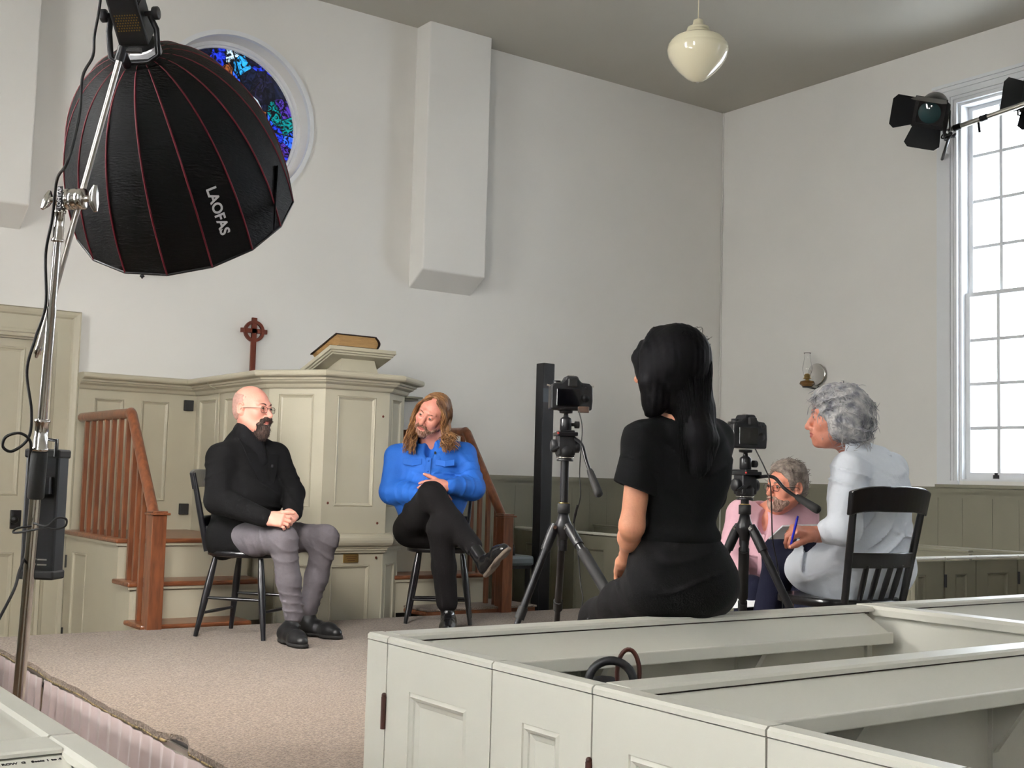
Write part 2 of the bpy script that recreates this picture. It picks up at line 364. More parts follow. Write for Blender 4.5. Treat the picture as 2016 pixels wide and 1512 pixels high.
struct('wall_back_outer', MB().box((DX0-.2, YB+.36, -.1), (DX1+.2, YB+.4, DZ+.2)), 'plaster')
# ---- sash windows
def sash_window(n, x, y0, y1, sgn, label=None):
    """sgn: +1 when the room lies towards -x of the wall (right wall)"""
    q = lambda d: x+sgn*d                     # d>0: into the wall
    g0, g1 = y0+.045, y1-.045; zm = 2.865; fr = MB()
    # casing around the opening on the wall face
    for (a, b_, c, d) in ((y0-.19, y0, WZ0-.04, WZ1+.16), (y1, y1+.19, WZ0-.04, WZ1+.16)):
        fr.box((q(-.02), a, c), (q(0), b_, min(d, WZ1-.0005))); 
    fr.box((q(-.02), y0-.19, WZ1), (q(0), y1+.19, WZ1+.16))
    fr.box((q(-.035), y0-.20, WZ1+.115), (q(0), y1+.20, WZ1+.16)); fr.box((q(-.05), y0-.215, WZ1+.145), (q(0), y1+.215, WZ1+.17))
    for yy, s_ in ((y0, -1), (y1, 1)):
        for o, w_, dp in ((.0, .02, .0343), (.035, .015, .0283), (.062, .012, .0323)): fr.box((q(-dp), yy+s_*o, WZ0), (q(-.0201), yy+s_*(o+w_), WZ1+o-.0003))
    for o, w_, dp in ((.0, .02, .034), (.035, .015, .028), (.062, .012, .032)): fr.box((q(-dp), y0-o-w_, WZ1+o), (q(-.0202), y1+o+w_, WZ1+o+w_))
    for yy, s_ in ((y0, 1), (y1, -1)): fr.box((q(.001), yy, WZ0), (q(.2), yy+s_*.02, WZ1-.0205))
    fr.box((q(.0005), y0, WZ1-.02), (q(.2), y1, WZ1)); fr.box((q(0), y0+.0205, WZ0-.001), (q(.2), y1-.0205, WZ0+.012))
    w = struct('window_%d' % n, fr, 'white')
    sl = MB().box((q(-.075), y0-.17, WZ0-.055), (q(.02), y1+.17, WZ0-.03)); obj('window_sill', sl, 'sage_d', w)
    for nm, zb, zt, d in (('upper_sash', zm-.015, WZ1-.02, .10), ('lower_sash', WZ0+.01, zm+.02, .055)):
        s = MB(); t = .038; st = .036; bz = .055 if nm == 'lower_sash' else .032; tz = .032
        s.box((q(d), y0+.02, zb), (q(d+t), y0+.02+st, zt)); s.box((q(d), y1-.02-st, zb), (q(d+t), y1-.02, zt))
        s.box((q(d), y0+.02+st, zb), (q(d+t), y1-.02-st, zb+bz)); s.box((q(d), y0+.02+st, zt-tz), (q(d+t), y1-.02-st, zt))
        ya, yb, za, zc = y0+.02+st, y1-.02-st, zb+bz, zt-tz
        for k in range(1, 4): yy = ya+(yb-ya)*k/4; s.box((q(d+.006), yy-.013, za), (q(d+t-.006), yy+.013, zc))
        for k in range(1, 4): zz = za+(zc-za)*k/4; s.box((q(d+.0075), ya, zz-.012), (q(d+t-.0075), yb, zz+.012))
        so = obj(nm, s, 'white', w)
        g = MB().box((q(d+.017), ya, za), (q(d+.020), yb, zc)); obj('pane', g, 'glass', so)
    if n == 2:
        lk = MB().box((q(.03), (y0+y1)/2-.04, zm+.02), (q(.07), (y0+y1)/2+.0, zm+.035)).ell((q(.05), (y0+y1)/2-.02, zm+.045), .014); obj('sash_latch', lk, 'steel2', w)
        c = g1-.235; lk = MB().box((q(.042), c-.022, WZ0+.02), (q(.055), c+.022, WZ0+.048)).box((q(.042), c-.01, WZ0+.04), (q(.055), c+.01, WZ0+.065)); obj('sash_lift', lk, 'black', w)
        lk = MB().box((q(.044), g1-.62, WZ0+.012), (q(.055), g1-.49, WZ0+.045)); obj('label_plate', lk, 'brass', w)
    return w
for k, (y0, y1) in enumerate(RWIN): sash_window(2+k, XW, y0, y1, 1)
for k, (y0, y1) in enumerate(LWIN): sash_window(5+k, XL, y0, y1, -1)
# ---- wainscot
def wains(name, a, b_, n, zt=1.33):          # vertical boards from a to b, facing n
    a, b_, n = Vector(a), Vector(b_), Vector(n); d = (b_-a); L = d.length; d.normalize(); mb = MB(); x = 0; rr = random.Random(3)
    while x < L-1e-6:
        w = min(rr.uniform(.17, .27), L-x); mb.obox(a+d*(x+.0012), d, Z_, n, w-.0024, zt-a.z, .018); x += w
    mb.obox(a, d, Z_, n, L, zt-a.z, .012)
    p = a.copy(); p.z = zt
    mb.obox(p-Z_*.045, d, Z_, n, L, .045, .026); mb.obox(p-Z_*.012, d, Z_, n, L, .012, .040); mb.obox(p, d, Z_, n, L, .028, .052); mb.obox(p+Z_*.028, d, Z_, n, L, .012, .042)
    return struct(name, mb, 'sage_d')
wains('trim_4', (4.85, YB, 0), (XW, YB, 0), -Y_); wains('trim_5', (XW, YB-.05, 0), (XW, YF, 0), -X_)
wains('trim_6', (XL, YF, 0), (XL, YB, 0), X_); 
# small plaster blemish lines, conduit up the corner
struct('trim_7', MB().tube([(XW-.012, YB-.012, 1.37), (XW-.012, YB-.012, ZC)], .006, 6), 'plaster')
# ================================================================== PLATFORM
m = mat('stage_carpet', srgb(142, 124, 108), .95, bump=1.0, bscale=150, col2=srgb(92, 78, 66), vscale=110, sheen=.2); M['carpet'] = m
SX0, SX1, SY0, SY1 = 1.475, 5.86, 2.68, 6.52
st = thing('stage_platform', 'low portable stage under worn beige carpet, pleated pink skirt on its open side', 'stage', (3.6, 4.6, 0))
mb = MB(); rr = random.Random(5)
nx, ny = 90, 80; vs = []; fs = []
def edgew(y): return .012*noise.noise(Vector((y*2.3, 0, 0)))+.006*noise.noise(Vector((y*9, 3, 0)))+(-.035 if 3.75 < y < 4.0 else 0)*-math.sin((y-3.75)/.25*PI)
def ctop(x, y):
    z = ST+.0025*noise.noise(Vector((x*3, y*3, 0)))
    dx = x-SX0
    if dx < .12: z -= .010*(1-dx/.12)**2; z += .012*max(0, noise.noise(Vector((y*1.7, 5, 0))))*(1-dx/.12)
    return z
r_c = .38
for j in range(ny+1):
    y = SY0+(SY1-SY0)*j/ny; 
    x1 = SX1 if y < SY1-r_c else SX1-r_c+math.sqrt(max(0, r_c**2-(y-(SY1-r_c))**2))
    x0 = SX0+edgew(y)
    for i in range(nx+1):
        t = i/nx; t = t*t*.35+t*.65; x = x0+(x1-x0)*t; vs.append((x, y, ctop(x, y)))
N1 = nx+1
for j in range(ny):
    for i in range(nx): fs.append((j*N1+i, j*N1+i+1, (j+1)*N1+i+1, (j+1)*N1+i))
n0 = len(vs); mb.add(vs, fs, True)
per = [i for i in range(N1)]+[j*N1+nx for j in range(1, ny+1)]+[ny*N1+i for i in range(nx-1, -1, -1)]+[j*N1 for j in range(ny-1, 0, -1)]
low = [(vs[i][0], vs[i][1], vs[i][2]-.022) for i in per]; k = len(per)
mb.add([vs[i] for i in per]+low, [(i, k+i, k+(i+1) % k, (i+1) % k) for i in range(k)])
obj('carpet', mb, 'carpet', st)
obj('carpet_backing', MB().tube([(SX0+edgew(y)+.004, y, ctop(SX0, y)-.024) for y in np.linspace(SY0, SY1, 120)], .006, 6), mat('jute_edge', srgb(150, 130, 88), .9, col2=srgb(40, 34, 26), vscale=55), st)
obj('deck', MB().box((SX0+.02, SY0+.01, ST-.09), (SX1-.12, SY1-.03, ST-.024)), 'blackm', st)
mb = MB(); mb.box((SX0+.012, SY0, ST-.075), (SX0+.022, SY1-.03, ST-.03)).tube([(SX0+.008, SY0, ST-.055), (SX0+.008, SY1-.03, ST-.055)], .008, 8)
obj('edge_rail', mb, 'steel2', st)
for x in (SX0+.08, 3.6, SX1-.25):
    for y in (SY0+.1, 4.6, SY1-.15): obj('leg', MB().cyl((x, y, 0), (x, y, ST-.05), .025), 'blackm', st)
def skirt(y0, y1):
    mb = MB(); n = int((y1-y0)/.006); vs = []; rows = 7
    for i in range(n+1):
        y = y0+(y1-y0)*i/n
        ph = (y/.11+.25*noise.noise(Vector((y*2, 7, 0)))) % 1; saw = (1-abs(2*ph-1)**.6)
        for r in range(rows+1):
            t = r/rows; z = (ST-.045-.012*max(0, noise.noise(Vector((y*3, 0, 1)))))*(1-t)+.01
            am = .014+.03*t; x = SX0-.006-am*saw*(.7+.6*noise.noise(Vector((y*4, t, 2))))
            vs.append((x, y+.02*t*noise.noise(Vector((y*6, 1, 1))), z))
    fs = [(i*(rows+1)+r, i*(rows+1)+r+1, (i+1)*(rows+1)+r+1, (i+1)*(rows+1)+r) for i in range(n) for r in range(rows)]
    mb.add(vs, fs, True); o = obj('skirt', mb, 'skirt', st); s = o.modifiers.new('s', 'SOLIDIFY'); s.thickness = .003
skirt(2.72, 5.345); skirt(5.40, 6.45)
obj('leg', MB().cyl((SX0+.01, 5.37, 0), (SX0+.01, 5.37, ST-.05), .02), 'blackm', st)
# ================================================================== PULPIT
pu = thing('pulpit', 'sage green panelled wooden pulpit of eight sides with moulded rim below the round window', 'pulpit', (3.5, 7.2, 0))
body = [(3.14, 8.12), (3.14, 6.93), (3.357, 6.60), (3.802, 6.60), (4.028, 6.80), (4.06, 8.12)]
def face(mb, a, b_, z0, z1, rects_n, inset=.0):
    """panelled face from a to b seen from outside (left to right)"""
    a, b_ = Vector((*a, z0)), Vector((*b_, z0)); d = b_-a; L = d.length; d.normalize(); n = Vector((d.y, -d.x, 0))
    panelled(mb, a-n*inset, d, Z_, n, L, z1-z0, .03, [(L*r[0], r[1]-z0, L*r[2], r[3]-z0) for r in rects_n], mw=.022)
mb = MB(); U0, U1 = .97, 1.90
face(mb, body[0], body[1], U0-.05, U1, [(.0, 0, 0, 0)][:0]+[(.05, 1.115, .30, 1.815), (.42, 1.115, .68, 1.815), (.76, 1.115, .95, 1.815)])
face(mb, body[1], body[2], U0, U1, [(.18, 1.13, .80, 1.815)])
face(mb, body[2], body[3], U0, U1, [(.185, 1.14, .79, 1.813)])
face(mb, body[3], body[4], U0, U1, [(.2, 1.14, .8, 1.813)])
face(mb, body[4], body[5], U0, U1, [(.05, 1.115, .30, 1.815), (.4, 1.115, .7, 1.815)])
obj('panelled_body', mb, 'sage', pu)
mb = MB(); L0, L1 = 0, .90
face(mb, body[0], body[1], L0, L1, [], .012); face(mb, body[1], body[2], L0, L1, [(.2, .1, .8, .785)], .012)
face(mb, body[2], body[3], L0, L1, [(.185, .1, .79, .785)], .012); face(mb, body[3], body[4], L0, L1, [(.2, .1, .8, .785)], .012); face(mb, body[4], body[5], L0, L1, [], .012)
mb.prism([(3.16, 6.95), (3.37, 6.63), (3.79, 6.63), (4.0, 6.83), (4.03, 8.1), (3.16, 8.1)], .80, .93)
obj('panelled_base', mb, 'sage', pu)
mb = MB(); tor = [(0, -.005), (.03, -.005)]+[(.035+.03*math.cos(a), .038+.038*math.sin(a)) for a in np.linspace(-PI/2, PI/2, 9)]+[(0, .08)]
mb.sweep([(x, y, .90) for x, y in body[1:5]+[(4.04, 7.1)]], tor)
mb.sweep([(x, y, .86) for x, y in body[1:5]+[(4.04, 7.1)]], [(0, 0), (.008, 0), (.01, .012), (.02, .015), (.022, .028), (.03, .03), (.03, .04), (0, .04)])
obj('torus_moulding', mb, 'sage', pu)
cap = [(0, -.075), (.012, -.075), (.02, -.068), (.03, -.05), (.052, -.038), (.058, -.028), (.07, -.026), (.072, -.014), (.09, -.012)]+[(.10+.018*math.cos(a), .010+.020*math.sin(a)) for a in np.linspace(-PI/2+.2, PI/2, 7)]+[(.10, .03), (-.06, .03), (-.06, -.02), (0, -.02)]
cpath = [(2.33, 8.12, 1.925)]+[(3.14, 8.12, 1.925)]+[(x, y, 1.925) for x, y in body[1:5]]+[(4.06, 8.12, 1.925)]
obj('moulded_rim', MB().sweep(cpath, cap), 'sage', pu)
mb = MB(); panelled(mb, (2.335, 8.12, .93), X_, Z_, -Y_, .805, .97, .07, [(.107, .19, .302, .865), (.42, .19, .61, .865)], mw=.022)
obj('wall_panelling', mb, 'sage', pu)
mb = MB().box((4.2, 8.04, 1.935), (4.93, 8.198, 1.952)).box((4.2, 8.06, 1.920), (4.90, 8.198, 1.936)).box((4.2, 8.12, 1.86), (4.80, 8.198, 1.921)); obj('wall_shelf', mb, 'sage_d', pu, bevel=.004)
for x, y, nn, z in ((3.075, 8.115, 0, 1.78), (3.075, 8.115, 0, 1.07)):
    o = obj('black_pad', MB().box((x-.03, y-.025, z-.037), (x+.035, y, z+.037)), 'rubber', pu, bevel=.004)
mb = MB().box((3.524, 6.600, .802), (3.622, 6.613, .853)); pl = obj('plaque', mb, 'brass', pu); 
mb = MB()
for k, z in enumerate((.838, .826, .814)): mb.box((3.537+.006*k, 6.5985, z-.0012), (3.609-.006*k, 6.6001, z+.0012))
obj('engraved_line', mb, 'dkwood', pl)
for x, z in ((3.76, 1.70), (3.745, .99+.05), (3.40, 1.16), (3.745, .83)):
    obj('screw_plug', MB().lathe((x, 6.6, z), [(0, .002), (.006, .002), (.008, 0)], (0, -1, 0), 12), 'dkwood', pu)
obj('infill_panel', MB().box((2.9, 7.10, 0), (3.16, 7.13, .90)), 'sage', pu)
mb = MB().box((3.16, 6.95, .90), (4.03, 8.1, .93)); obj('floorboard', mb, 'wood', pu)
mb = MB().tube([(3.14, 7.70, 1.965), (3.11, 7.69, 1.96), (3.025, 7.69, 1.94), (3.05, 7.69, 1.90), (3.125, 7.69, 1.87), (3.133, 7.69, 1.6), (3.133, 7.69, .98)], .004, 6); obj('painted_cable', mb, 'sage', pu)
# lectern desk on the pulpit rim
le = thing('lectern_desk', 'sage green tilted book desk standing on the pulpit rim', 'lectern', (3.66, 6.8, 1.955))
sl = Vector((0, .40, -.125)).normalized(); nn_ = X_.cross(sl).normalized()
o0 = Vector((3.425, 6.70, 2.125))
mb = MB(); W_, Ld = .47, .46
mb.obox(o0-nn_*.022, X_, sl, nn_, W_, Ld, .026); mb.obox(o0+X_*.012+sl*.012-nn_*.034, X_, sl, nn_, W_-.024, Ld-.024, .014); mb.obox(o0+X_*.024+sl*.024-nn_*.044, X_, sl, nn_, W_-.048, Ld-.048, .012)
obj('book_board', mb, 'sage', le, bevel=.004)
mb = MB(); vs = [(3.52, 6.74, 1.95), (3.80, 6.74, 1.95), (3.80, 7.0, 1.95), (3.52, 7.0, 1.95), (3.545, 6.77, 2.07), (3.775, 6.77, 2.07), (3.775, 7.0, 2.005), (3.545, 7.0, 2.005)]
mb.add(vs, [(0, 3, 2, 1), (4, 5, 6, 7), (0, 1, 5, 4), (1, 2, 6, 5), (2, 3, 7, 6), (3, 0, 4, 7)]); obj('pedestal', mb, 'sage', le)
bk = thing('large_book', 'thick old book with dark cover and tan pages, on the tilted lectern desk', 'book', o0+X_*.2)
bo = o0+X_*.055+sl*.01+nn_*.004; bw, bl, bt = .29, .36, .088
tan_ = mat('page_edges', srgb(168, 132, 84), .8, bump=.6, bscale=40, stretch=(1, 1, 22), var=.25, vscale=14)
mb = MB(); n = 10; poly = [(.012, .006)]+[(.012+.016*math.sin(PI*k/n), .006+(bt-.012)*k/n) for k in range(1, n)]+[(.012, bt-.006), (bw-.01, bt-.006)]+[(bw-.01+.018*math.sin(PI*k/n), bt-.006-(bt-.012)*k/n) for k in range(1, n)]+[(bw-.01, .006)]
mb.eprism(poly[::-1], bo+sl*.008, X_, nn_, sl, bl-.016); obj('pages', mb, tan_, bk)
mb = MB(); mb.obox(bo, X_, sl, nn_, bw, bl, .006); mb.obox(bo+nn_*(bt-.006), X_, sl, nn_, bw, bl, .006)
pts = [(bw-.004+.026*math.sin(PI*k/n), bt-bt*k/n) for k in range(n+1)]; pin = [(x-.005, y) for x, y in pts[::-1]]
mb.eprism(pts+pin, bo, X_, nn_, sl, bl); obj('cover', mb, mat('book_cover', srgb(38, 22, 18), .5), bk)
# cross
cz = mat('cross_wood', srgb(104, 44, 26), .45, var=.25, vscale=14)
mb = MB(); yx = 8.165; cx, cc = 3.735, 2.345
q_ = P(501, 652, 1)-CAM; cx = (CAM+q_*(8.165/q_.y)).x; cc = (CAM+q_*(8.165/q_.y)).z
mb.box((cx-.018, yx, 1.7), (cx+.018, yx+.02, cc+.098)); mb.box((cx-.100, yx, cc-.014), (cx+.100, yx+.02, cc+.018))
n = 40; vs = []
for k in range(n):
    a = 2*PI*k/n
    for r, y in ((.056, yx-.003), (.078, yx-.003), (.078, yx+.02), (.056, yx+.02)): vs.append((cx+r*math.cos(a), y, cc+r*math.sin(a)))
mb.add(vs, [(4*k+q, 4*k+(q+1) % 4, 4*((k+1) % n)+(q+1) % 4, 4*((k+1) % n)+q) for k in range(n) for q in range(4)])
tag(obj('ringed_cross', mb, cz), 'small dark red-brown wooden cross with a ring, above the pulpit rim', 'cross')
# ================================================================== PULPIT STAIRS
def stairs(name, label, x0, s, wl=.82):
    """x0: outer side line; s=+1: treads run towards +x"""
    t = thing(name, label, 'stairs', (x0+s*.35, 7.2, 0), 'stairs on either side of the pulpit')
    X = lambda d: x0+s*d
    steps = [(6.57, .49, .62), (6.81, .70, .80), (7.05, .93, wl)]
    for k, (y, z, w) in enumerate(steps):
        yb = (steps[k+1][0] if k < 2 else 8.10); mb = MB()
        mb.box((X(-.025), y-.03, z-.028), (X(w), yb+.02, z)); obj('tread' if k < 2 else 'landing', mb, 'tread', t, bevel=.010)
        mb = MB().box((X(-.018), y-.018, z-.042), (X(w-.01), y, z-.028)).box((X(-.016), y-.01, z-.042), (X(0), yb, z-.028)); obj('nosing_strip', mb, 'gap_shade' if 0 else 'sage', t)
        mb = MB().box((X(.02), y, 0 if k == 0 else steps[k-1][1]-.03), (X(w-.02), y+.02, z-.028)); obj('riser', mb, 'sage', t)
    mb = MB()
    U = Y_ ; o_x = X(0)
    mb.box((X(.0), 6.575, 0), (X(.02), 6.83, .462)); mb.box((X(.0), 6.815, 0), (X(.02), 7.0495, .672))
    a = Vector((X(0), 8.09, 0)) if s > 0 else Vector((X(0), 7.05, 0)); d = -Y_ if s > 0 else Y_
    rc = [(.15, .12, .44, .80)] if s > 0 else [(1.04-.44, .12, 1.04-.15, .80)]
    panelled(mb, a, d, Z_, Vector((-s, 0, 0)), 1.04, .90, .02, rc, mw=.02); obj('stringer', mb, 'sage', t)
    if s > 0:
        for z in (.73, .27): obj('hinge', MB().box((X(-.004), 8.055, z-.04), (X(.0), 8.075, z+.04)).cyl((X(-.004), 8.065, z-.04), (X(-.004), 8.065, z+.04), .006, 8), 'black', t)
    n_ = MB().box((X(-.005), 6.49, .28), (X(.075), 6.57, 1.085)); npst = obj('newel_post', n_, 'wood', t, bevel=.003)
    vs = MB().box((X(-.02), 6.475, 1.085), (X(.09), 6.585, 1.097)).box((X(-.008), 6.487, 1.097), (X(.078), 6.573, 1.106)); obj('post_cap', vs, 'wood', npst, bevel=.003)
    xr = X(.03); A, B_, C_ = Vector((xr, 6.565, 1.075)), Vector((xr, 7.03, 1.655)), Vector((xr, 7.99, 1.655))
    def railtube(mb, pts):
        mb.tube(pts, .030, 14)
    mb = MB(); railtube(mb, [A, B_+Vector((0, -.008, -.008)), B_+Vector((0, .012, .004)), B_+Vector((0, .04, .0)), C_]); mb.ell(C_, .030)
    obj('handrail', mb, 'wood', t)
    ys = [6.64, 6.74, 6.84, 6.94]+[7.07+.135*k for k in range(7)]
    for y in ys:
        zt = A.z+(B_.z-A.z)*(y-A.y)/(B_.y-A.y) if y < B_.y else B_.z
        zb = [z for (yy, z, w) in steps if y > yy-.03][-1]
        obj('baluster', MB().box((xr-.0125, y-.0125, zb-.001), (xr+.0125, y+.0125, zt-.012)), 'wood', t)
    return t
stairs('pulpit_stairs', 'stained wooden stairs left of the pulpit with sloping handrail and square newel post', 2.30, 1)
stairs('pulpit_stairs', 'stained wooden stairs right of the pulpit, behind the man in the blue shirt', 4.70, -1)
# ================================================================== BOX PEWS
CT = .95
rh, fh = Vector((math.cos(YAW), -math.sin(YAW), 0)), Vector((math.sin(YAW), math.cos(YAW), 0))
def D(r, f, z=0): return rh*r+fh*f+Z_*z
def caprail(mb, a, b_, side, w=.078, h=.015):
    """bevelled cap rail from a to b; 'side' unit vector towards the body of the pew from the outer edge line"""
    a, b_, s = Vector(a), Vector(b_), Vector(side); d = (b_-a).normalized()
    prof = [(0, -h), (0, -h*.35), (.006, 0), (w-.006, 0), (w, -h*.35), (w, -h)]; vs = []
    for p in (a, b_):
        for o, u in prof: vs.append(p+s*o+Z_*u)
    k = 6; mb.add(vs, [(q, (q+1) % k, k+(q+1) % k, k+q) for q in range(k)]+[tuple(range(k))[::-1], tuple(range(k, 2*k))])
    return mb
def pew(label, x0, x1, y0, y1, ends, end_dir=-1, front=True, name='box_pew', rail_end=None):
    """row of a box pew: back board at y1 with rail and book ledge on its near side, bench below"""
    t = thing(name, label, 'pew', ((x0+x1)/2, (y0+y1)/2, 0), 'box pews')
    mb = MB(); L = x1-x0
    mb.box((x0, y1-.05, 0), (x1, y1-.02, CT-.024)); k = int(L/.45)
    for i in range(k+1): mb.box((x0+L*i/k-.012, y1-.062, .05), (x0+L*i/k+.012, y1-.05, CT-.1))
    obj('front_board', mb, 'sage_lit', t)
    obj('cap_rail', caprail(MB(), (x0+.0175, y1-.0005, CT-.0003), (x1, y1-.0005, CT-.0003), (0, -1, 0)), 'sage_lit', t)
    obj('shade_strip', MB().box((x0+.02, y1-.074, CT-.022), (x1-.02, y1-.05, CT-.0152)), 'gap_shade', t)  # solid dark strip: the shade under the cap rail is painted in
    mb = MB(); a, b_ = Vector((0, y1-.070, CT-.017)), Vector((0, y1-.172, CT-.072)); sl = (b_-a).normalized(); nn = X_.cross(sl); nn = -nn if nn.z < 0 else nn
    mb.obox(Vector((x0+.04, a.y, a.z))-nn*.016, X_, sl, nn, L-.08, (b_-a).length, .016); mb.obox(Vector((x0+.04, b_.y-.012, b_.z-.030)), X_, Y_, Z_, L-.08, .014, .034)
    lg = obj('book_ledge', mb, 'sage_lit', t, bevel=.003)
    for i in range(1, k): x = x0+L*i/k; obj('bracket', MB().add([(x-.01, y1-.05, CT-.05), (x-.01, y1-.16, CT-.10), (x-.01, y1-.05, CT-.26), (x+.01, y1-.05, CT-.05), (x+.01, y1-.16, CT-.10), (x+.01, y1-.05, CT-.26)], [(0, 1, 2), (5, 4, 3), (0, 3, 4, 1), (1, 4, 5, 2), (2, 5, 3, 0)]), 'sage_lit', t)
    obj('seat', MB().box((x0+.05, y0+.03, .42), (x1-.03, y0+.40, .45)), 'sage_lit', t, bevel=.004)
    return t
def endwall(t, x, ya, yb, sgn, segs, zt=CT):
    """end wall in the plane x; sgn = outward x direction; segs: (kind, y_far, y_near, rects)"""
    for kind, y1, y0, rects in segs:
        mb = MB(); g = .0022
        o = Vector((x, y1-g, .03)); 
        if sgn < 0: panelled(mb, o, -Y_, Z_, -X_, y1-y0-2*g, zt-.0175-.03, .03, rects, mw=.030)
        else: panelled(mb, (x, y0+g, .03), Y_, Z_, X_, y1-y0-2*g, zt-.0175-.03, .03, rects, mw=.030)
        p = obj(kind, mb, 'sage_lit', t)
        obj('cap_rail', caprail(MB(), (x+sgn*.001, y1-g, zt), (x+sgn*.001, y0+g, zt), (-sgn, 0, 0), w=.046), 'sage_lit', p)
        if kind == 'pew_door':
            for z in (.775, .26): obj('hinge', MB().cyl((x+sgn*.004, y1+.002, z-.037), (x+sgn*.004, y1+.002, z+.037), .0065, 10).ell((x+sgn*.004, y1+.002, z+.04), .006), mat('hinge_iron', srgb(70, 40, 34), .5) if 'hinge_iron' not in bpy.data.materials else bpy.data.materials['hinge_iron'], p)
PX = 1.46
A = pew('grey-green box pew nearest the stage with the woman in black sitting on its rail', PX+.03, 3.27, 1.80, 2.60, 1)
endwall(A, PX, 0, 0, -1, [('corner_post', 2.60, 2.503, []), ('pew_door', 2.503, 2.075, [(.10, .10, .335, .808)]), ('end_panel', 2.075, 1.752, [(.105, .10, .225, .815)])])
B = pew('grey-green box pew behind the one holding the bag, second row from the stage', PX+.03, 3.27, .97, 1.775, 1)
endwall(B, PX, 0, 0, -1, [('pew_door', 1.752, 1.328, [(.10, .10, .335, .815)]), ('end_panel', 1.328, 1.00, [(.105, .10, .225, .815)])])
Cw = pew('grey-green box pew in the near right corner, third row from the stage', PX+.03, 3.27, .16, .96, 1)
endwall(Cw, PX, 0, 0, -1, [('pew_door', 1.00, .575, [(.10, .10, .335, .815)]), ('end_panel', .575, .2, [])])
Dw = pew('grey-green box pew beyond the cross divider, catching blue window light', 3.36, 6.2, 1.80, 2.62, 1)
def divider(label, x, y0, y1):
    t = thing('pew_divider', label, 'partition', (x, (y0+y1)/2, 0))
    obj('board', MB().box((x-.016, y0, 0), (x+.016, y1, CT-.02)), 'sage_lit', t); obj('cap_rail', caprail(MB(), (x-.039, y1, CT+.002), (x-.039, y0, CT+.002), (1, 0, 0), w=.078, h=.03), 'sage_lit', t)
divider('grey-green partition running between the two front pews beside the white-shirted woman', 3.315, .1, 2.60)
Ew = thing('box_pew', 'grey-green box pew at the lower left edge with seat numbers lettered on its ledge', 'pew', (-.4, 1.4, 0), 'box pews')
obj('front_board', MB().box((-1.5, 1.72, 0), (.50, 1.75, CT-.012)), 'sage_lit', Ew); obj('cap_rail', caprail(MB(), (-1.5, 1.772, CT), (.490, 1.772, CT), (0, -1, 0), w=.086, h=.007), 'sage_lit', Ew)
sl = Vector((0, -.105, -.022)).normalized(); nn = Vector((0, -.022, .105)).normalized()
lb = obj('book_ledge', MB().obox(Vector((-1.5, 1.70, CT-.0075))-nn*.014, X_, sl, nn, 1.992, .13, .014), 'sage_lit', Ew)
M['letter'] = mat('black_lettering', (.012, .012, .012), .6)
tx = Vector((.452, 1.672, CT-.0449)); ca, sa = 1, 0
text_obj('lettering', 'ROW  G   Seats 1 to 4', .0080, Vector((.4485, 1.70, CT-.0075))+sl*.0245+nn*.0004, X_, -sl, 'letter', lb, ext=.0002, bold=.00025)
obj('seat', MB().box((-1.5, 1.0, .42), (.45, 1.38, .45)), 'sage_lit', Ew)
endwall(Ew, .535, 0, 0, 1, [('pew_door', 1.768, 1.34, []), ('end_panel', 1.34, 1.0, [])])
Fw = thing('box_pew', 'grey-green box pew at the left edge, its inside chipped, beyond the lettered one', 'pew', (-.4, 2.3, 0), 'box pews')
endwall(Fw, .535, 0, 0, 1, [('end_panel', 3.25, 1.772, [])]); obj('seat', MB().box((-1.5, 1.80, .42), (.45, 2.1, .45)), 'sage_lit', Fw)
obj('notch', MB().eprism([(.0, .0), (.022, .0), (.022, .012), (.014, .012), (.009, .034), (.002, .034), (-.003, .02)], (.4985, 1.965, .835), Y_, Z_, X_, .004), 'dkwood', Fw)
# side pews against the right wall
Gw = thing('box_pew', 'dark olive box pew by the right wall with a light-struck top rail', 'pew', (7.1, 6, 0), 'box pews')
M['pews'] = M['sage_d']
mb = MB(); CX0 = 5.95
segs = [(5.95, 6.225, []), (6.235, 6.54, [(.10, .1, .215, .82)]), (6.545, 6.975, [(.11, .1, .33, .82)]), (6.985, 7.4, [(.1, .1, .32, .82)]), (7.405, 7.72, []), (7.725, 8.26, [])]
for a, b_, rects in segs:
    if a == 5.95: rects = [(.0+.02, .1, .10, .82)]
    mb = MB(); panelled(mb, (a+.002, 4.31, .03), X_, Z_, -Y_, b_-a-.004, CT-.056, .03, rects, mw=.022); pp = obj('front_panel', mb, 'sage_d', Gw)
    obj('cap_rail', caprail(MB(), (a+.001, 4.302, CT), (b_-.001, 4.302, CT), (0, 1, 0)), 'sage_lit', pp)  # light striking this rail is put into its paler colour
for x in (6.232, 6.982): obj('hinge', MB().cyl((x, 4.303, .775), (x, 4.303, .85), .008, 8), 'black', Gw)
mb = MB(); 
for k in range(6):
    ya, yb = 4.34+.64*k, 4.34+.64*(k+1)
    panelled(mb, (CX0, yb, .03), -Y_, Z_, -X_, .64, CT-.056, .03, [(.14, .1, .50, .80)], mw=.022)
obj('side_panel', mb, 'sage_d', Gw); obj('cap_rail', caprail(MB(), (CX0-.008, 8.18, CT), (CX0-.008, 4.33, CT), (1, 0, 0)), 'sage_lit', Gw)
mb = MB().box((7.46, 4.35, .4), (7.49, 8.15, CT-.02)); caprail(mb, (7.44, 8.15, CT), (7.44, 4.35, CT), (1, 0, 0), w=.06); obj('bench_back', mb, 'sage_d', Gw)
obj('seat', MB().box((7.0, 4.4, .42), (7.45, 8.1, .45)), 'sage_d', Gw)
mb = MB(); caprail(mb, (6.75, 8.15, CT+.02), (6.75, 4.5, CT+.02), (1, 0, 0), w=.05); mb.box((6.76, 4.5, .1), (6.79, 8.15, CT)); obj('inner_board', mb, 'sage_d', Gw)
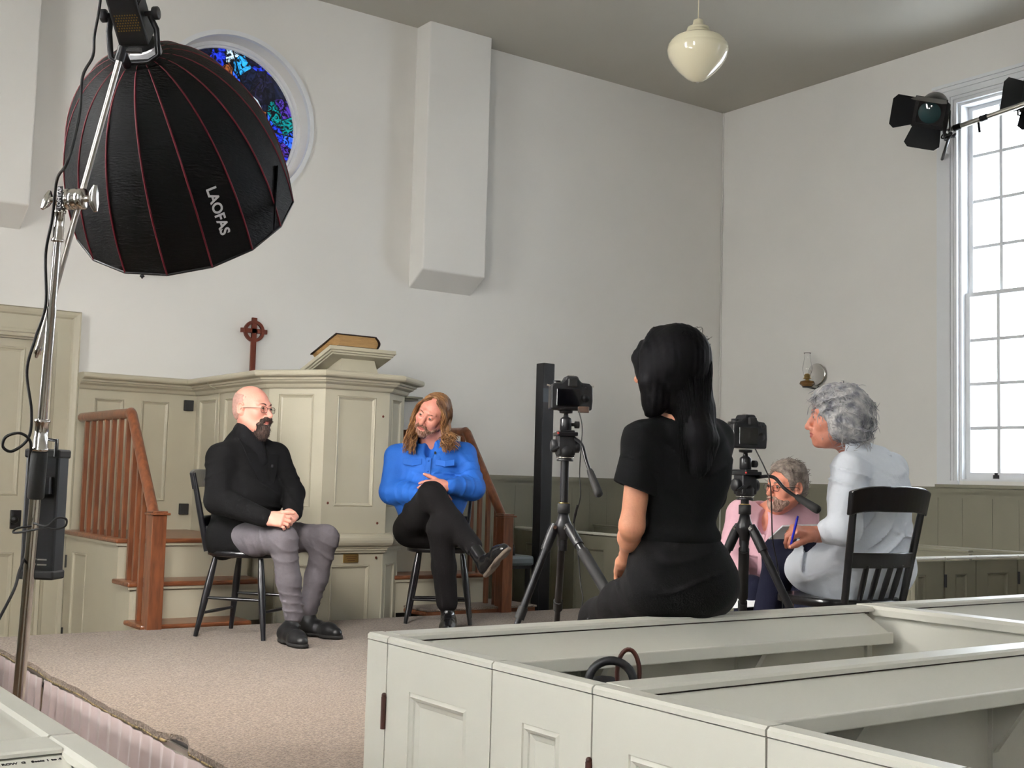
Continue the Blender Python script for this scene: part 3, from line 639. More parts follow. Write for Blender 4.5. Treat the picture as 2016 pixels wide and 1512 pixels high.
# ================================================================== LIGHT STAND, SOFTBOX
sd = thing('light_stand', 'tall chrome light stand in the aisle at the left with a boom arm', 'light stand', (.95, 3.7, 0))
top, foot = P(118, 418, 3.46), P(38, 1352, 3.56); ax = (top-foot).normalized()
def on(z): return foot+ax*((z-foot.z)/ax.z)
zz = lambda py: (foot+(top-foot)*((py-1352)/(418-1352))).z
b0 = on(.12)
obj('column', MB().cyl(on(.12), on(zz(975)), 0.0165, 20), 'steel', sd)
obj('foam_sleeve', MB().lathe(on(zz(975)), [(.0, 0), (.021, 0), (.0235, .004), (.0235, (zz(880)-zz(975))-.004), (.021, zz(880)-zz(975)), (0, zz(880)-zz(975))], ax), 'rubber', sd)
obj('riser', MB().cyl(on(zz(890)), on(zz(600)), .0135, 18), 'steel', sd)
obj('riser', MB().cyl(on(zz(600)), on(zz(470)), .0112, 18), 'steel', sd)
def collar(py0, py1, r, nm='collar'):
    h = zz(py1)-zz(py0); obj(nm, MB().lathe(on(zz(py0)), [(r*.7, 0), (r*1.2, .001), (r*1.2, .008), (r, .011), (r, h*.45), (r*.93, h*.47), (r*.93, h-.012), (r*1.12, h-.009), (r*1.12, h-.001), (r*.7, h)], ax), 'steel', sd)
collar(880, 817, .0208); collar(475, 412, .0150)
for k in range(3):
    a = 2*PI*k/3+.4; d = Vector((math.cos(a), math.sin(a), 0)); obj('leg', MB().tube([on(.30), on(.30)+d*.05, on(.03)+d*.38+Z_*0, Vector((on(0).x+d.x*.45, on(0).y+d.y*.45, .014))], .0125, 10), 'steel', sd)
hc = P(148, 392, 3.46)
gh = MB(); gd = D(1, -.25).normalized()
gh.lathe(hc-gd*.030, [(0, 0), (.026, 0), (.030, .003), (.030, .014), (.026, .016), (.026, .019), (.030, .021), (.030, .036), (.028, .040), (.028, .044), (.030, .047), (.030, .06), (.026, .063), (0, .063)], gd, 28)
gh.tube([hc-gd*.062, hc-gd*.03], .017, 14); gh.tube([top, hc-gd*.045-Z_*.03, hc-gd*.045+Z_*.022], [.013, .013, .015], 12)
o = obj('grip_head', gh, 'steel', sd)
lb_c = hc-gd*.032
obj('label_band', MB().obox(lb_c-D(0, 1)*.034+Z_*-.036-gd*.012, gd, Z_, fh, .016, .066, .004), 'black', o)
text_obj('lettering', 'LOMTAP', .016, lb_c-D(0, 1)*.0355-gd*.004-Z_*.003, Z_, -gd, 'paper', o, ext=.0003)
def tee(c, d, ang, s=1.0):
    c = Vector(c); d = d.normalized(); u = (Z_*math.cos(ang)+d.cross(Z_)*math.sin(ang)).normalized()
    m_ = MB(); m_.tube([c, c+d*.022*s], .008*s, 10); m_.tube([c+d*.026*s-u*.030*s, c+d*.022*s-u*.012*s, c+d*.02*s, c+d*.022*s+u*.012*s, c+d*.026*s+u*.030*s], [.004*s, .010*s, .011*s, .010*s, .004*s], 10, sq=1.2)
    obj('tee_handle', m_, 'steel', sd)
tee(hc+gd*.033, gd, .1, 1.25); tee(hc-gd*.066, -gd, .5, 1.1)
arm_t, arm_h = P(75, 690, 3.50), P(240, 100, 3.46)
arm = MB().tube([arm_t, arm_h], .0088, 14); ao = obj('boom_arm', arm, 'steel2', sd)
ad = (arm_h-arm_t).normalized(); obj('arm_stud', MB().lathe(arm_t-ad*.022, [(0, 0), (.004, .0), (.006, .006), (.006, .01), (.010, .012), (.010, .03), (.0095, .034)], ad, 12), 'steel', sd)
# softbox
sb = thing('softbox', 'large black deep softbox with red piping hanging from the boom arm at upper left', 'softbox', P(274, 112, 3.72))
H = P(278.9, 108.4, 3.749); axd = (rt*.05498-up*.72973+fw*.68152).normalized()
zc_ = Vector((0, 0, 1)); fwdv = fw
u_ = axd.cross(fw).normalized(); v_ = axd.cross(u_)
R_, L_, e_ = .3627, .5727, .5458; NR = 16
PH0 = .017
def sbr(t): return .05+(R_-.05)*(1-(1-t*.97)**2.185)**e_/(1-.03**2.185)**e_
# u_ in the fit was axis x view in camera coords (y down): mirror handedness
def sdir(a): return u_*math.cos(a)+v_*math.sin(a)
mb = MB(); vs = []; nt_ = 20; sub = 5; tot = NR*sub
for i in range(nt_+1):
    t = (i/nt_)**1.5; r = sbr(t)
    for k in range(NR):
        a0, a1 = PH0+2*PI*k/NR, PH0+2*PI*(k+1)/NR; p0, p1 = sdir(a0)*r, sdir(a1)*r
        for s_ in range(sub):
            q = p0.lerp(p1, s_/sub); w_ = math.sin(PI*s_/sub); q = q*(1+w_*(.012*(1-t)+.002*noise.noise(Vector((k*3, t*14, s_)))))
            vs.append(H+axd*(L_*t)+q)
mb.add(vs, [(i*tot+k, i*tot+(k+1) % tot, (i+1)*tot+(k+1) % tot, (i+1)*tot+k) for i in range(nt_) for k in range(tot)], False)
sk = mat('softbox_cloth', (.0035, .0038, .0045), .6, bump=.3, bscale=18, spec=.22, stretch=(3, 3, 12))
si = mat('silver_lining', (.7, .7, .7), .35, metal=.8); sk2 = obj('fabric_shell', mb, [sk, si], sb)
so = sk2.modifiers.new('s', 'SOLIDIFY'); so.thickness = .004; so.offset = 1; so.material_offset = 0
red = mat('red_piping', srgb(104, 16, 32), .6)
for k in range(NR):
    a = PH0+2*PI*k/NR; pts = [H+axd*(L_*(i/28)**1.6)+sdir(a)*(sbr((i/28)**1.6)+.0045) for i in range(29)]; obj('piping', MB().tube(pts, .0032, 6), red, sb)
for tt, rr_, c_ in ((0, .0035, red),):
    pts = [H+sdir(PH0+2*PI*k/32)*.056 for k in range(33)]; obj('hub_piping', MB().tube(pts, rr_, 6), c_, sb)
rimp = [H+axd*L_+sdir(PH0+2*PI*k/NR)*(R_+.003) for k in range(NR+1)]; obj('rim_edge', MB().tube(rimp, .005, 6), 'black', sb)
# mount ring, diffuser
obj('mount_ring', MB().lathe(H-axd*.022, [(.045, 0), (.060, .0), (.064, .006), (.064, .026), (.05, .03)], axd, 32), mat('white_ring', (.6, .6, .62), .4), sb)
M['diff'] = mat('lit_diffuser', (.9, .9, .9), .8, emit=(1.0, .955, .90), estr=56)
mb = MB(); c0 = H+axd*(L_-.03); rim_ = [c0+sdir(PH0+2*PI*k/NR)*(R_-.02) for k in range(NR)]
mb.add(rim_, [tuple(range(NR))]); obj('front_diffuser', mb, 'diff', sb)
# flap, strap, brand word
a7 = None
def on_shell(k, s_, t, off=.006):
    a0, a1 = PH0+2*PI*k/NR, PH0+2*PI*(k+1)/NR; r = sbr(t)+off; return H+axd*(L_*t)+sdir(a0).lerp(sdir(a1), s_)*r
def pix(p):
    c = p-CAM; return 1008+F*c.dot(rt)/c.dot(fw), 756-F*c.dot(up)/c.dot(fw)
# panel whose centre projects nearest the word's place
best = min(((pix(on_shell(k, .5, .80))[0]-432)**2+(pix(on_shell(k, .5, .80))[1]-415)**2, k) for k in range(NR) if (on_shell(k, .5, .8)-H-axd*L_*.8).dot(fw) < .1)
kb = best[1]
ts = min(((pix(on_shell(kb, .5, t))[0]-432)**2+(pix(on_shell(kb, .5, t))[1]-415)**2, t) for t in np.linspace(.5, .98, 49))[1]
pc = on_shell(kb, .52, ts, .0065); pd_ = (on_shell(kb, .52, min(1, ts+.10))-on_shell(kb, .52, ts-.10)).normalized(); ps = (on_shell(kb, 1, ts)-on_shell(kb, 0, ts)).normalized()
if pd_.cross(ps).dot(pc-(H+axd*L_*ts)) > 0: vv = ps
else: vv = -ps
text_obj('brand_word', 'LAOFAS', .046, pc, pd_, vv, mat('white_print', (.62, .62, .64), .6), sb, ext=.0006, bold=.0012)
kst = (kb+(1 if pix(on_shell((kb+1) % NR, .5, .8))[0] > pix(on_shell(kb, .5, .8))[0] else -1)) % NR
p_a, p_b = P(517, 330, 3.62), P(513, 482, 3.72)
ks2 = min(((pix(on_shell(k, .2, .78))[0]-516)**2+(pix(on_shell(k, .2, .78))[1]-340)**2, k) for k in range(NR))[1]
q0 = on_shell(ks2, .3, .70, .01); q1 = q0+Vector((0, 0, -.22)); obj('loose_strap', MB().tube([q0, q0.lerp(q1, .5)-fh*.012, q1-fh*.01], .007, 6, sq=.2), sk, sb)
# lamp head
lh = thing('led_lamp_head', 'black vented lamp head with yoke on top of the big softbox', 'lamp', H)
B0 = H-axd*.03; hx = axd.cross(Z_).normalized()
hu = (rt-axd*rt.dot(axd)).normalized(); hv = axd.cross(hu)
def hp(a, b_, c): return B0+(hu*a+hv*b_-axd*c)*.74
mb = MB(); mb.lathe(B0, [(.0, 0), (.055, .0), (.055, .015), (.046, .022), (.0, .022)], -axd, 28)
def hbox(mb, a0, a1, b0_, b1, c0_, c1): return mb.obox(hp(a0, b0_, c0_), hu, hv, -axd, (a1-a0)*.74, (b1-b0_)*.74, (c1-c0_)*.74)
hbox(mb, -.062, .062, -.062, .062, .028, .26); obj('housing', mb, 'black', lh, bevel=.008)
mb = MB(); hbox(mb, -.052, .052, -.055, .055, .255, .33); obj('rear_block', mb, 'blackm', lh, bevel=.006)
mb = MB()
sg = -1 if hv.dot(fw) > 0 else 1
for i in range(-4, 5):
    for j in range(7):
        a_ = i*.0105+(.005 if j % 2 else 0); c_ = .10+j*.011; q = hp(a_, sg*.0625, c_); mb.cyl(q-hv*sg*.001, q+hv*sg*.0006, .0024, 6)
tag(obj('vent_holes', mb, mat('vent_gold', srgb(110, 84, 30), .6), lh), kind='stuff')
mb = MB()
for c_ in (.20, .215, .23): hbox(mb, .061, .066, -.05, .05, c_, c_+.006)
obj('cooling_fin', mb, 'blackm', lh)
mb = MB(); yk = [hp(-.078, 0, .14), hp(-.098, sg*.02, .08), hp(-.098, sg*.085, .0), hp(-.06, sg*.11, -.015), hp(.06, sg*.11, -.015), hp(.098, sg*.085, .0), hp(.098, sg*.02, .08), hp(.078, 0, .14)]
mb.tube(yk, .009, 8, sq=.55); obj('yoke', mb, 'blackm', lh)
for s_ in (-1, 1): obj('knob', MB().lathe(hp(s_*.062, 0, .14), [(.008, 0), (.008, .022), (.018, .024), (.020, .028), (.020, .040), (.017, .043), (0, .043)], hu*s_, 20), 'black', lh)
rec = MB(); jc = hp(-.03, sg*.115, -.02); rec.tube([jc, arm_h], [.014, .013], 12); rec.tube([arm_h-ad*.03, arm_h+ad*.012], .014, 12); rec.tube([arm_h, arm_h+rt*.055], [.005, .009], 8); obj('receiver', rec, 'black', lh)
# controller box on the stand
cb = thing('power_controller', 'black lamp power box with handle hanging on the left light stand', 'power supply', P(78, 1010, 3.6))
cc = P(78, 1012, 3.585); cu_, cw = D(1, -.1).normalized(), D(.1, 1).normalized()
mb = MB(); mb.obox(cc-cu_*.054-Z_*.185-cw*.0, cu_, Z_, cw, .104, .36, .07); obj('case', mb, 'black', cb, bevel=.008)
for z in (-.192, .165): obj('bumper', MB().obox(cc-cu_*.057+Z_*z-cw*.004, cu_, Z_, cw, .110, .027, .078), 'rubber', cb, bevel=.006)
obj('handle', MB().tube([cc+cu_*.04+Z_*.17, cc+cu_*.04+Z_*.218, cc-cu_*.01+Z_*.222, cc-cu_*.01+Z_*.17], .007, 8), 'black', cb)
mb = MB()
for z in (-.135, -.150): mb.obox(cc+cu_*.002+Z_*z-cw*.002, cu_, Z_, cw, .028, .004, .003)
obj('port_slot', mb, 'steel2', cb)
obj('clamp', MB().obox(cc-cu_*.035+Z_*.06-cw*.022, cu_, Z_, cw, .07, .05, .022), 'black', cb)
lo = [P(x, y, d-.42) for x, y, d in ((66, 1030, 3.84), (92, 1036, 3.82), (112, 1020, 3.82), (130, 1022, 3.84), (128, 1036, 3.84), (108, 1042, 3.83), (86, 1040, 3.82), (40, 1048, 3.84), (26, 1048, 3.85), (34, 1040, 3.86), (62, 1036, 3.88))]
tag(obj('coiled_tie', MB().tube(bez(lo, 6), .0032, 6), 'rubber'), 'black looped cord tied round the light stand below the foam sleeve', 'cord')
c1 = [P(x, y, d-(0 if y < 90 else .1 if y < 200 else .2 if y < 300 else .38)) for x, y, d in ((205, -60, 3.6), (195, 20, 3.6), (186, 70, 3.62), (183, 110, 3.6), (163, 150, 3.55), (157, 220, 3.5), (142, 290, 3.5), (130, 325, 3.6), (112, 355, 3.75), (103, 430, 3.82), (90, 500, 3.84), (90, 600, 3.85), (70, 665, 3.84), (53, 730, 3.85), (62, 810, 3.85), (56, 862, 3.85), (25, 888, 3.84), (6, 880, 3.83), (12, 860, 3.82), (40, 853, 3.82), (60, 870, 3.84), (58, 905, 3.9), (56, 950, 3.93))]
tag(obj('power_cable', MB().tube(bez(c1, 8), .0042, 8), 'rubber'), 'black cable running down from the lamp head along the light stand', 'cable')
c2 = [P(x, y, d-.42) for x, y, d in ((50, 1095, 3.96), (38, 1125, 3.9), (28, 1160, 3.85), (0, 1215, 3.8), (-40, 1290, 3.7))]
tag(obj('power_cable', MB().tube(bez(c2, 8), .0045, 8), 'rubber'), 'black cable leaving the power box towards the lower left edge', 'cable')
# ================================================================== CHAIRS
ch0 = thing('wooden_chair', 'c', 'chair', (0, 0, 0), 'black wooden chairs on the stage', world=False)
def leg(a, b_, n=12):
    a, b_ = Vector(a), Vector(b_); pr = [(0, .013), (.12, .016), (.30, .0195), (.5, .019), (.7, .0165), (.85, .014), (1, .0115)]
    return MB().tube([a.lerp(b_, t) for t, r in pr], [r for t, r in pr], n)
mb = MB(); n = 28; prof = []
def seat_pt(a, s_, z):
    c, q = math.cos(a), math.sin(a); p = 3.2; k = (abs(c)**p+abs(q)**p)**(-1/p); return (c*k*.20*s_*(1+.06*q), q*k*.20*s_, z)
lv = [(.90, .415), (1.0, .422), (1.0, .444), (.97, .450), (.7, .444), (.3, .440), (.001, .440)]
vs = [seat_pt(2*PI*k/n, s_, z) for s_, z in lv for k in range(n)]
mb.add(vs, [(i*n+k, i*n+(k+1) % n, (i+1)*n+(k+1) % n, (i+1)*n+k) for i in range(len(lv)-1) for k in range(n)]+[tuple(range(n))[::-1]], True); obj('seat', mb, 'blackw', ch0)
LG = {}
for sx in (-1, 1):
    for sy in (-1, 1):
        a, b_ = (sx*.13, sy*.13, .42), (sx*.19, sy*.195, 0); LG[sx, sy] = (Vector(a), Vector(b_)); obj('leg', leg(a, b_), 'blackw', ch0)
def on_leg(k, z): a, b_ = LG[k]; return a.lerp(b_, (.42-z)/.42)
for z, k1, k2 in ((.20, (-1, 1), (-1, -1)), (.20, (1, 1), (1, -1)), (.14, (-1, 1), (1, 1)), (.12, (-1, -1), (1, -1))):
    a, b_ = on_leg(k1, z), on_leg(k2, z); obj('stretcher', MB().tube([a, a.lerp(b_, .5), b_], [.007, .010, .007], 8), 'blackw', ch0)
bp = lambda s_, t: Vector((s_*(.150+.034*t), -.175-.085*t, .44+.43*t))
for s_ in (-1, 1): obj('back_post', MB().tube([bp(s_, 0), bp(s_, .5), bp(s_, .95)], [.016, .017, .014], 10, sq=.7), 'blackw', ch0)
def backrail(t0, t1, bow, th, crest=False, ext=.03):
    mb = MB(); n = 17; vs = []
    for i in range(n):
        u = -1+2*i/(n-1); 
        for t in (t0, t1):
            tt = t+(-.05*(abs(u)**4) if (crest and t == t1) else 0)+(.035*(1-abs(u)**2.5)*0 if crest else 0)
            if crest and t == t0: tt = t-.035*(abs(u)**6)
            p = bp(1, tt); x = u*(p.x+ext); y = p.y-bow*(1-u*u)
            for d in (-th/2, th/2): vs.append((x, y+d, p.z))
    fs = []
    for i in range(n-1):
        a = 4*i; b_ = a+4
        fs += [(a, b_, b_+2, a+2), (a+1, a+3, b_+3, b_+1), (a+2, b_+2, b_+3, a+3), (a, a+1, b_+1, b_)]
    fs += [(0, 2, 3, 1), (4*n-4, 4*n-3, 4*n-1, 4*n-2)]
    return mb.add(vs, fs, False)
obj('crest_rail', backrail(.78, 1.0, .035, .024, True, .022), 'blackw', ch0, bevel=.005)
obj('mid_rail', backrail(.30, .43, .03, .018, False, -.004), 'blackw', ch0, bevel=.003)
for x in (-.085, -.03, .03, .085):
    t1 = .33; p0, p1 = Vector((x*.95, -.178-.012*0, .44)), Vector((x*1.05, bp(1, t1).y-.03*(1-(x/.17)**2), bp(1, t1).z))
    obj('slat', MB().tube([p0, p0.lerp(p1, .5), p1], [.011, .014, .012], 8, sq=.6), 'blackw', ch0)
def yawof(d): return math.atan2(d.y, d.x)-PI/2
ch0['label'] = 'black wooden chair under the bald man in the black jacket'
C1 = Vector((2.705, 6.125, ST)); F1 = D(.963, -.269).normalized()
ch0.location = C1; ch0.rotation_euler = (0, 0, yawof(F1))
C2 = Vector((4.005, 6.27, ST)); F2 = D(.03, -1).normalized()
dup(ch0, C2, yawof(F2), 'black wooden chair under the long-haired man in the blue shirt')
C3 = P(1652, 1178, 4.66); C3.z = ST; F3 = D(-.50, .86).normalized()
dup(ch0, C3, yawof(F3), 'black wooden slatted chair under the grey-haired woman in the white shirt')
# ================================================================== CAMERAS ON TRIPODS
M['screen'] = mat('screen_glass', (.004, .004, .005), .08, coat=.6)
M['lens'] = mat('lens_glass', (.01, .012, .02), .03, coat=1)
def dslr(label, c, f, s=1.0):
    """stills camera seen from behind: c body centre, f direction the lens points to"""
    f = f.normalized(); r = f.cross(Z_).normalized(); u = r.cross(f)
    t = thing('camera', label, 'camera', c-u*.06)
    def bx(a0, a1, b0_, b1, c0_, c1, nm, m='black', bev=.006, par=t):
        return obj(nm, MB().obox(c+r*a0*s+u*b0_*s+f*c0_*s, r, u, f, (a1-a0)*s, (b1-b0_)*s, (c1-c0_)*s), m, par, bevel=bev)
    body = MB(); 
    outline = [(-.070, -.052), (.070, -.052), (.073, -.02), (.071, .028), (.060, .038), (.034, .040), (.026, .050), (.020, .062), (-.018, .062), (-.024, .050), (-.034, .040), (-.062, .036), (-.070, .026)]
    body.eprism([(a*s, b_*s) for a, b_ in outline], c-f*.026*s, r, u, f, .056*s); obj('body', body, 'black', t, bevel=.006)
    obj('grip', MB().tube([c+r*.062*s+f*.035*s-u*.045*s, c+r*.062*s+f*.038*s+u*.032*s], .020*s, 14, sq=.8), 'rubber', t)
    bx(-.052, .026, -.040, .018, -.034, -.025, 'rear_screen', 'screen', .002); bx(-.014, .016, .026, .052, -.040, -.026, 'eyecup', 'rubber', .004)
    for a_, b_, rr_ in ((.046, -.012, .014), (.050, .022, .006), (.036, .030, .005)): obj('control_dial', MB().lathe(c+r*a_*s+u*b_*s-f*.026*s, [(0, .005), (rr_*s, .004), (rr_*s, 0)], -f, 18), 'blackm', t)
    obj('mode_dial', MB().lathe(c-r*.046*s+u*.036*s, [(.013*s, 0), (.013*s, .010*s), (0, .011*s)], u, 18), 'blackm', t)
    obj('hot_shoe', MB().obox(c-r*.010*s+u*.0625*s-f*.012, r, f, u, .020*s, .018*s, .003), 'steel2', t)
    for sx in (-1, 1): obj('strap_lug', MB().tube([c+r*sx*.068*s+u*.028*s, c+r*sx*.080*s+u*.031*s], .0035, 8), 'steel2', t)
    l = obj('lens', MB().lathe(c+f*.028*s-u*.004, [(.034*s, 0), (.036*s, .01), (.036*s, .03), (.040*s, .034), (.040*s, .085), (.038*s, .09), (.041*s, .094), (.044*s, .135), (.040*s, .135), (.036*s, .098), (0, .098)], f, 28), 'black', t)
    obj('front_element', MB().lathe(c+f*(.028+.099)*s-u*.004, [(.034*s, 0), (.02*s, .004), (0, .006)], f, 24), 'lens', l)
    return t
def tripod(label, apex, head_top, f, feet, handle, foam=(0,), lean=None):
    """apex: where the legs meet; head_top: plate under the camera; feet: three floor points; handle: end of the pan bar"""
    t = thing('camera_tripod', label, 'tripod', Vector((apex.x, apex.y, ST)), 'camera tripods')
    f = f.normalized(); r = f.cross(Z_).normalized(); A = apex
    H0 = head_top
    base = H0-Z_*.185
    obj('centre_column', MB().cyl(A-Z_*.085, base, .0155, 18), 'blackm', t)
    obj('collar', MB().lathe(A+Z_*.05, [(.016, 0), (.023, .002), (.023, .035), (.016, .038)], n=20), 'rubber', t)
    obj('collar_band', MB().lathe(A+Z_*.087, [(.0165, 0), (.0195, .0), (.0195, .003), (.0165, .003)], n=20), 'brass', t)
    obj('spider', MB().lathe(A-Z_*.045, [(.0, 0), (.018, .0), (.021, .02), (.030, .035), (.032, .055), (.024, .07), (.018, .095), (0, .095)], n=20), 'black', t)
    for k, ft in enumerate(feet):
        ft = Vector(ft); h = Vector((ft.x-A.x, ft.y-A.y, 0)).normalized(); a = A+h*.034; d = (ft-a).normalized(); L = (ft-a).length
        g = obj('leg', MB().tube([a+d*.05, a+d*L*.45], .0142, 14), 'blackm', t)
        obj('hinge_block', MB().tube([a-d*.012, a+d*.02, a+d*.09], [.014, .019, .0185], 12), 'black', g)
        obj('hinge_bolt', MB().cyl(a-h.cross(Z_)*.020, a+h.cross(Z_)*.020, .007, 12), 'steel', g)
        obj('leg_section', MB().tube([a+d*L*.44, a+d*L*.75], .0120, 12), 'blackm', g); obj('twist_lock', MB().tube([a+d*(L*.45-.02), a+d*(L*.45+.025)], .0185, 14), 'rubber', g)
        obj('leg_section', MB().tube([a+d*L*.74, a+d*(L-.02)], .0098, 12), 'blackm', g); obj('twist_lock', MB().tube([a+d*(L*.75-.018), a+d*(L*.75+.022)], .0165, 14), 'rubber', g)
        obj('rubber_foot', MB().tube([ft-d*.03, ft-d*.012], [.013, .012], 12), 'rubber', g)
        if k in foam: obj('foam_grip', MB().tube([a+d*.12, a+d*.40], .0205, 14), 'rubber', g)
    # fluid head
    hd = obj('fluid_head', MB().lathe(base, [(0, 0), (.031, 0), (.031, .006), (.024, .010), (.034, .016), (.036, .04), (.030, .055), (0, .055)], n=24), 'black', t)
    obj('level_ring', MB().lathe(base+Z_*.0115, [(.030, 0), (.033, 0), (.033, .003), (.030, .003)], n=24), 'steel', hd)
    mb = MB(); mb.obox(base+Z_*.02-r*.033-f*.03, r, f, Z_, .066, .06, .075)
    obj('tilt_block', mb, 'black', hd, bevel=.007)
    for sx in (-1, 1): obj('drag_knob', MB().lathe(base+Z_*.055+r*sx*.03, [(.022, 0), (.024, .004), (.024, .02), (.018, .024), (0, .025)], r*sx, 20), 'black', hd)
    mb = MB(); mb.obox(base+Z_*.092-r*.038-f*.05, r, f, Z_, .076, .10, .014); mb.obox(base+Z_*.104-r*.028-f*.04, r, f, Z_, .056, .085, .009); obj('slide_plate', mb, 'blackm', hd, bevel=.003)
    obj('lock_lever', MB().tube([base+Z_*.05-r*.03-f*.03, base+Z_*.035-r*.06-f*.035], [.006, .005], 8), 'black', hd)
    obj('red_dot', MB().ell(base+Z_*.10-r*.036-f*.05, .004), mat('red_plastic', srgb(200, 60, 50), .4), hd)
    bh = obj('ball_head', MB().lathe(base+Z_*.113, [(0, 0), (.020, 0), (.022, .004), (.022, .040), (.018, .046), (.010, .05), (.008, .062), (.024, .064), (.026, .074), (0, .074)], n=24), 'blackm', t)
    obj('ball_knob', MB().lathe(base+Z_*.135+r*.02, [(.006, 0), (.006, .012), (.013, .014), (.013, .03), (0, .031)], r, 16), 'rubber', bh)
    p0 = base+Z_*.085+r*.03-f*.02; p3 = handle; dd = (p3-p0); p1 = p0+r*.055*1-f*.0
    L = dd.length; q1 = p0.lerp(p3, .30)+Z_*.035; q2 = p0.lerp(p3, .52)+Z_*.012
    obj('pan_bar', MB().tube(bez([p0, q1, q2, p3], 6), .0065, 10), 'blackm', t)
    dh = (p3-q2).normalized(); obj('pan_grip', MB().tube([p3-dh*.125, p3-dh*.11, p3-dh*.02, p3-dh*.005, p3], [.010, .0125, .0155, .0145, .008], 14), 'rubber', t)
    return t
cf1 = D(-.14, .98)
d1 = 4.45; cam1 = P(1122, 776, d1)
ap1 = P(1109, 1038, d1+.02); ap1 = Vector((cam1.x-.012, cam1.y, ap1.z)); ap1 = P(1109, 1038, d1)
ht1 = P(1115, 808, d1); ht1 = Vector((ap1.x, ap1.y, ht1.z))
fl = P(1022, 1240, d1-.05); fdir = (fl-ap1); flo = ap1+fdir*((ST-ap1.z)/fdir.z)
fr_ = P(1206, 1195, d1-.28); fdir = (fr_-ap1); fro = ap1+fdir*((ST-ap1.z)/fdir.z)
fc = P(1098, 1205, d1+.28); fdir = (fc-ap1); fco = ap1+fdir*((ST-ap1.z)/fdir.z)
tripod('black tripod holding the left camera, between the blue-shirted man and the woman in black', ap1, ht1, cf1, [flo, fro, fco], P(1180, 976, d1-.22), foam=(1,))
dslr('black camera on the left tripod, its rear screen dark', Vector((ap1.x, ap1.y, cam1.z))+rt*.014, cf1, 1.10)
d2 = 4.5; ap2 = P(1466, 1040, d2); c2_ = P(1472, 852, d2); ht2 = Vector((ap2.x, ap2.y, P(1470, 886, d2).z)); cf2 = D(-.46, .88)
def gnd(p): d = p-ap2; return ap2+d*((ST-ap2.z)/d.z)
tripod('black tripod holding the right camera, in front of the man in the pink shirt', ap2, ht2, cf2, [gnd(P(1432, 1110, d2+.05)), gnd(P(1537, 1180, d2-.12)), gnd(P(1462, 1190, d2+.3))], P(1612, 1005, d2-.32), foam=(2,))
dslr('black camera on the right tripod beside the woman in black', Vector((ap2.x, ap2.y, c2_.z)), cf2, 1.10)
obj_ = tag(obj('wireless_receiver', MB().obox(P(1138, 812, d1-.04), rt0, Z_, fh, .04, .022, .02), mat('brown_plastic', srgb(78, 58, 46), .4), bevel=.002), 'small brown receiver clipped under the left camera', 'receiver')
cab = [P(x, y, d) for x, y, d in ((1139, 806, 4.38), (1146, 840, 4.30), (1144, 880, 4.26), (1141, 930, 4.3), (1143, 975, 4.3), (1135, 1010, 4.36), (1130, 1040, 4.37), (1138, 1090, 4.34), (1143, 1150, 4.32), (1147, 1185, 4.3), (1132, 1240, 4.3))]
tag(obj('audio_cable', MB().tube(bez(cab, 8), .0022, 6), 'rubber'), 'thin black cable hanging from the left camera down its tripod', 'cable')
obj_ = tag(obj('cable_plug', MB().tube([P(1137, 995, 4.335), P(1133, 1012, 4.36), P(1129, 1030, 4.37)], [.004, .0055, .003], 8), 'blackm'), 'slim black plug on the cable of the left camera', 'plug')
cab = [P(x, y, d-.43) for x, y, d in ((1487, 884, 4.9), (1505, 920, 4.82), (1516, 950, 4.8), (1519, 1000, 4.8), (1521, 1060, 4.8), (1530, 1110, 4.85), (1540, 1180, 4.9), (1540, 1230, 4.9))]
tag(obj('audio_cable', MB().tube(bez(cab, 8), .0024, 6), 'rubber'), 'thin black cable hanging from the right camera', 'cable')
# ================================================================== BLACK COLUMN, BENCH, BOARD
cs = thing('column_speaker', 'tall slim black column standing by the back wall right of the stairs', 'speaker', (5.23, 6.86, 0))
obj('column', MB().box((5.185, 6.84, .30), (5.285, 6.93, 2.165)), 'blackm', cs, bevel=.006); obj('base', MB().box((5.14, 6.78, 0), (5.33, 6.99, .30)), 'black', cs, bevel=.006)
for x in (5.189, 5.275): obj('edge_strip', MB().box((x, 6.8395, .32), (x+.006, 6.842, 2.15)), 'black', cs)
obj('tape_label', MB().box((5.184, 6.837, 1.885), (5.287, 6.840, 1.985)), mat('clear_tape', srgb(70, 76, 82), .25), cs)
obj('blue_mark', MB().lathe((5.262, 6.8365, 1.925), [(0, .001), (.022, .001), (.026, 0)], (0, -1, 0), 14), mat('blue_mark', srgb(40, 60, 130), .4), cs)
bn = thing('padded_bench', 'small bench with grey padded top behind the right newel post', 'bench', (5.09, 7.0, 0))
obj('cushion', MB().box((4.84, 6.86, .735), (5.165, 7.16, .805)), mat('grey_vinyl', srgb(98, 106, 108), .4), bn, bevel=.02)
obj('cushion_base', MB().box((4.86, 6.88, .715), (5.15, 7.14, .737)), 'black', bn)
for x in (4.88, 5.12):
    for y in (6.9, 7.12): obj('leg', MB().box((x, y-.012, 0), (x+.025, y+.012, .72)), 'black', bn)
xr = thing('microphone_cup', 'small black object lying on the grey bench', 'object', (4.98, 6.95, .805)); obj('body', MB().lathe((5.02, 6.95, .805), [(0, 0), (.03, 0), (.03, .05), (.022, .056), (.022, .075), (0, .076)]), 'black', xr); 
wb = thing('carpeted_board', 'loose wooden board covered with carpet at the foot of the right stairs', 'board', (4.5, 6.9, ST))
mb = MB().box((4.09, 6.535, .462), (4.93, 6.98, .492)); obj('board', mb, 'tread', wb); obj('carpet_top', MB().box((4.08, 6.525, .492), (4.94, 6.99, .506)), 'carpet', wb, bevel=.004)
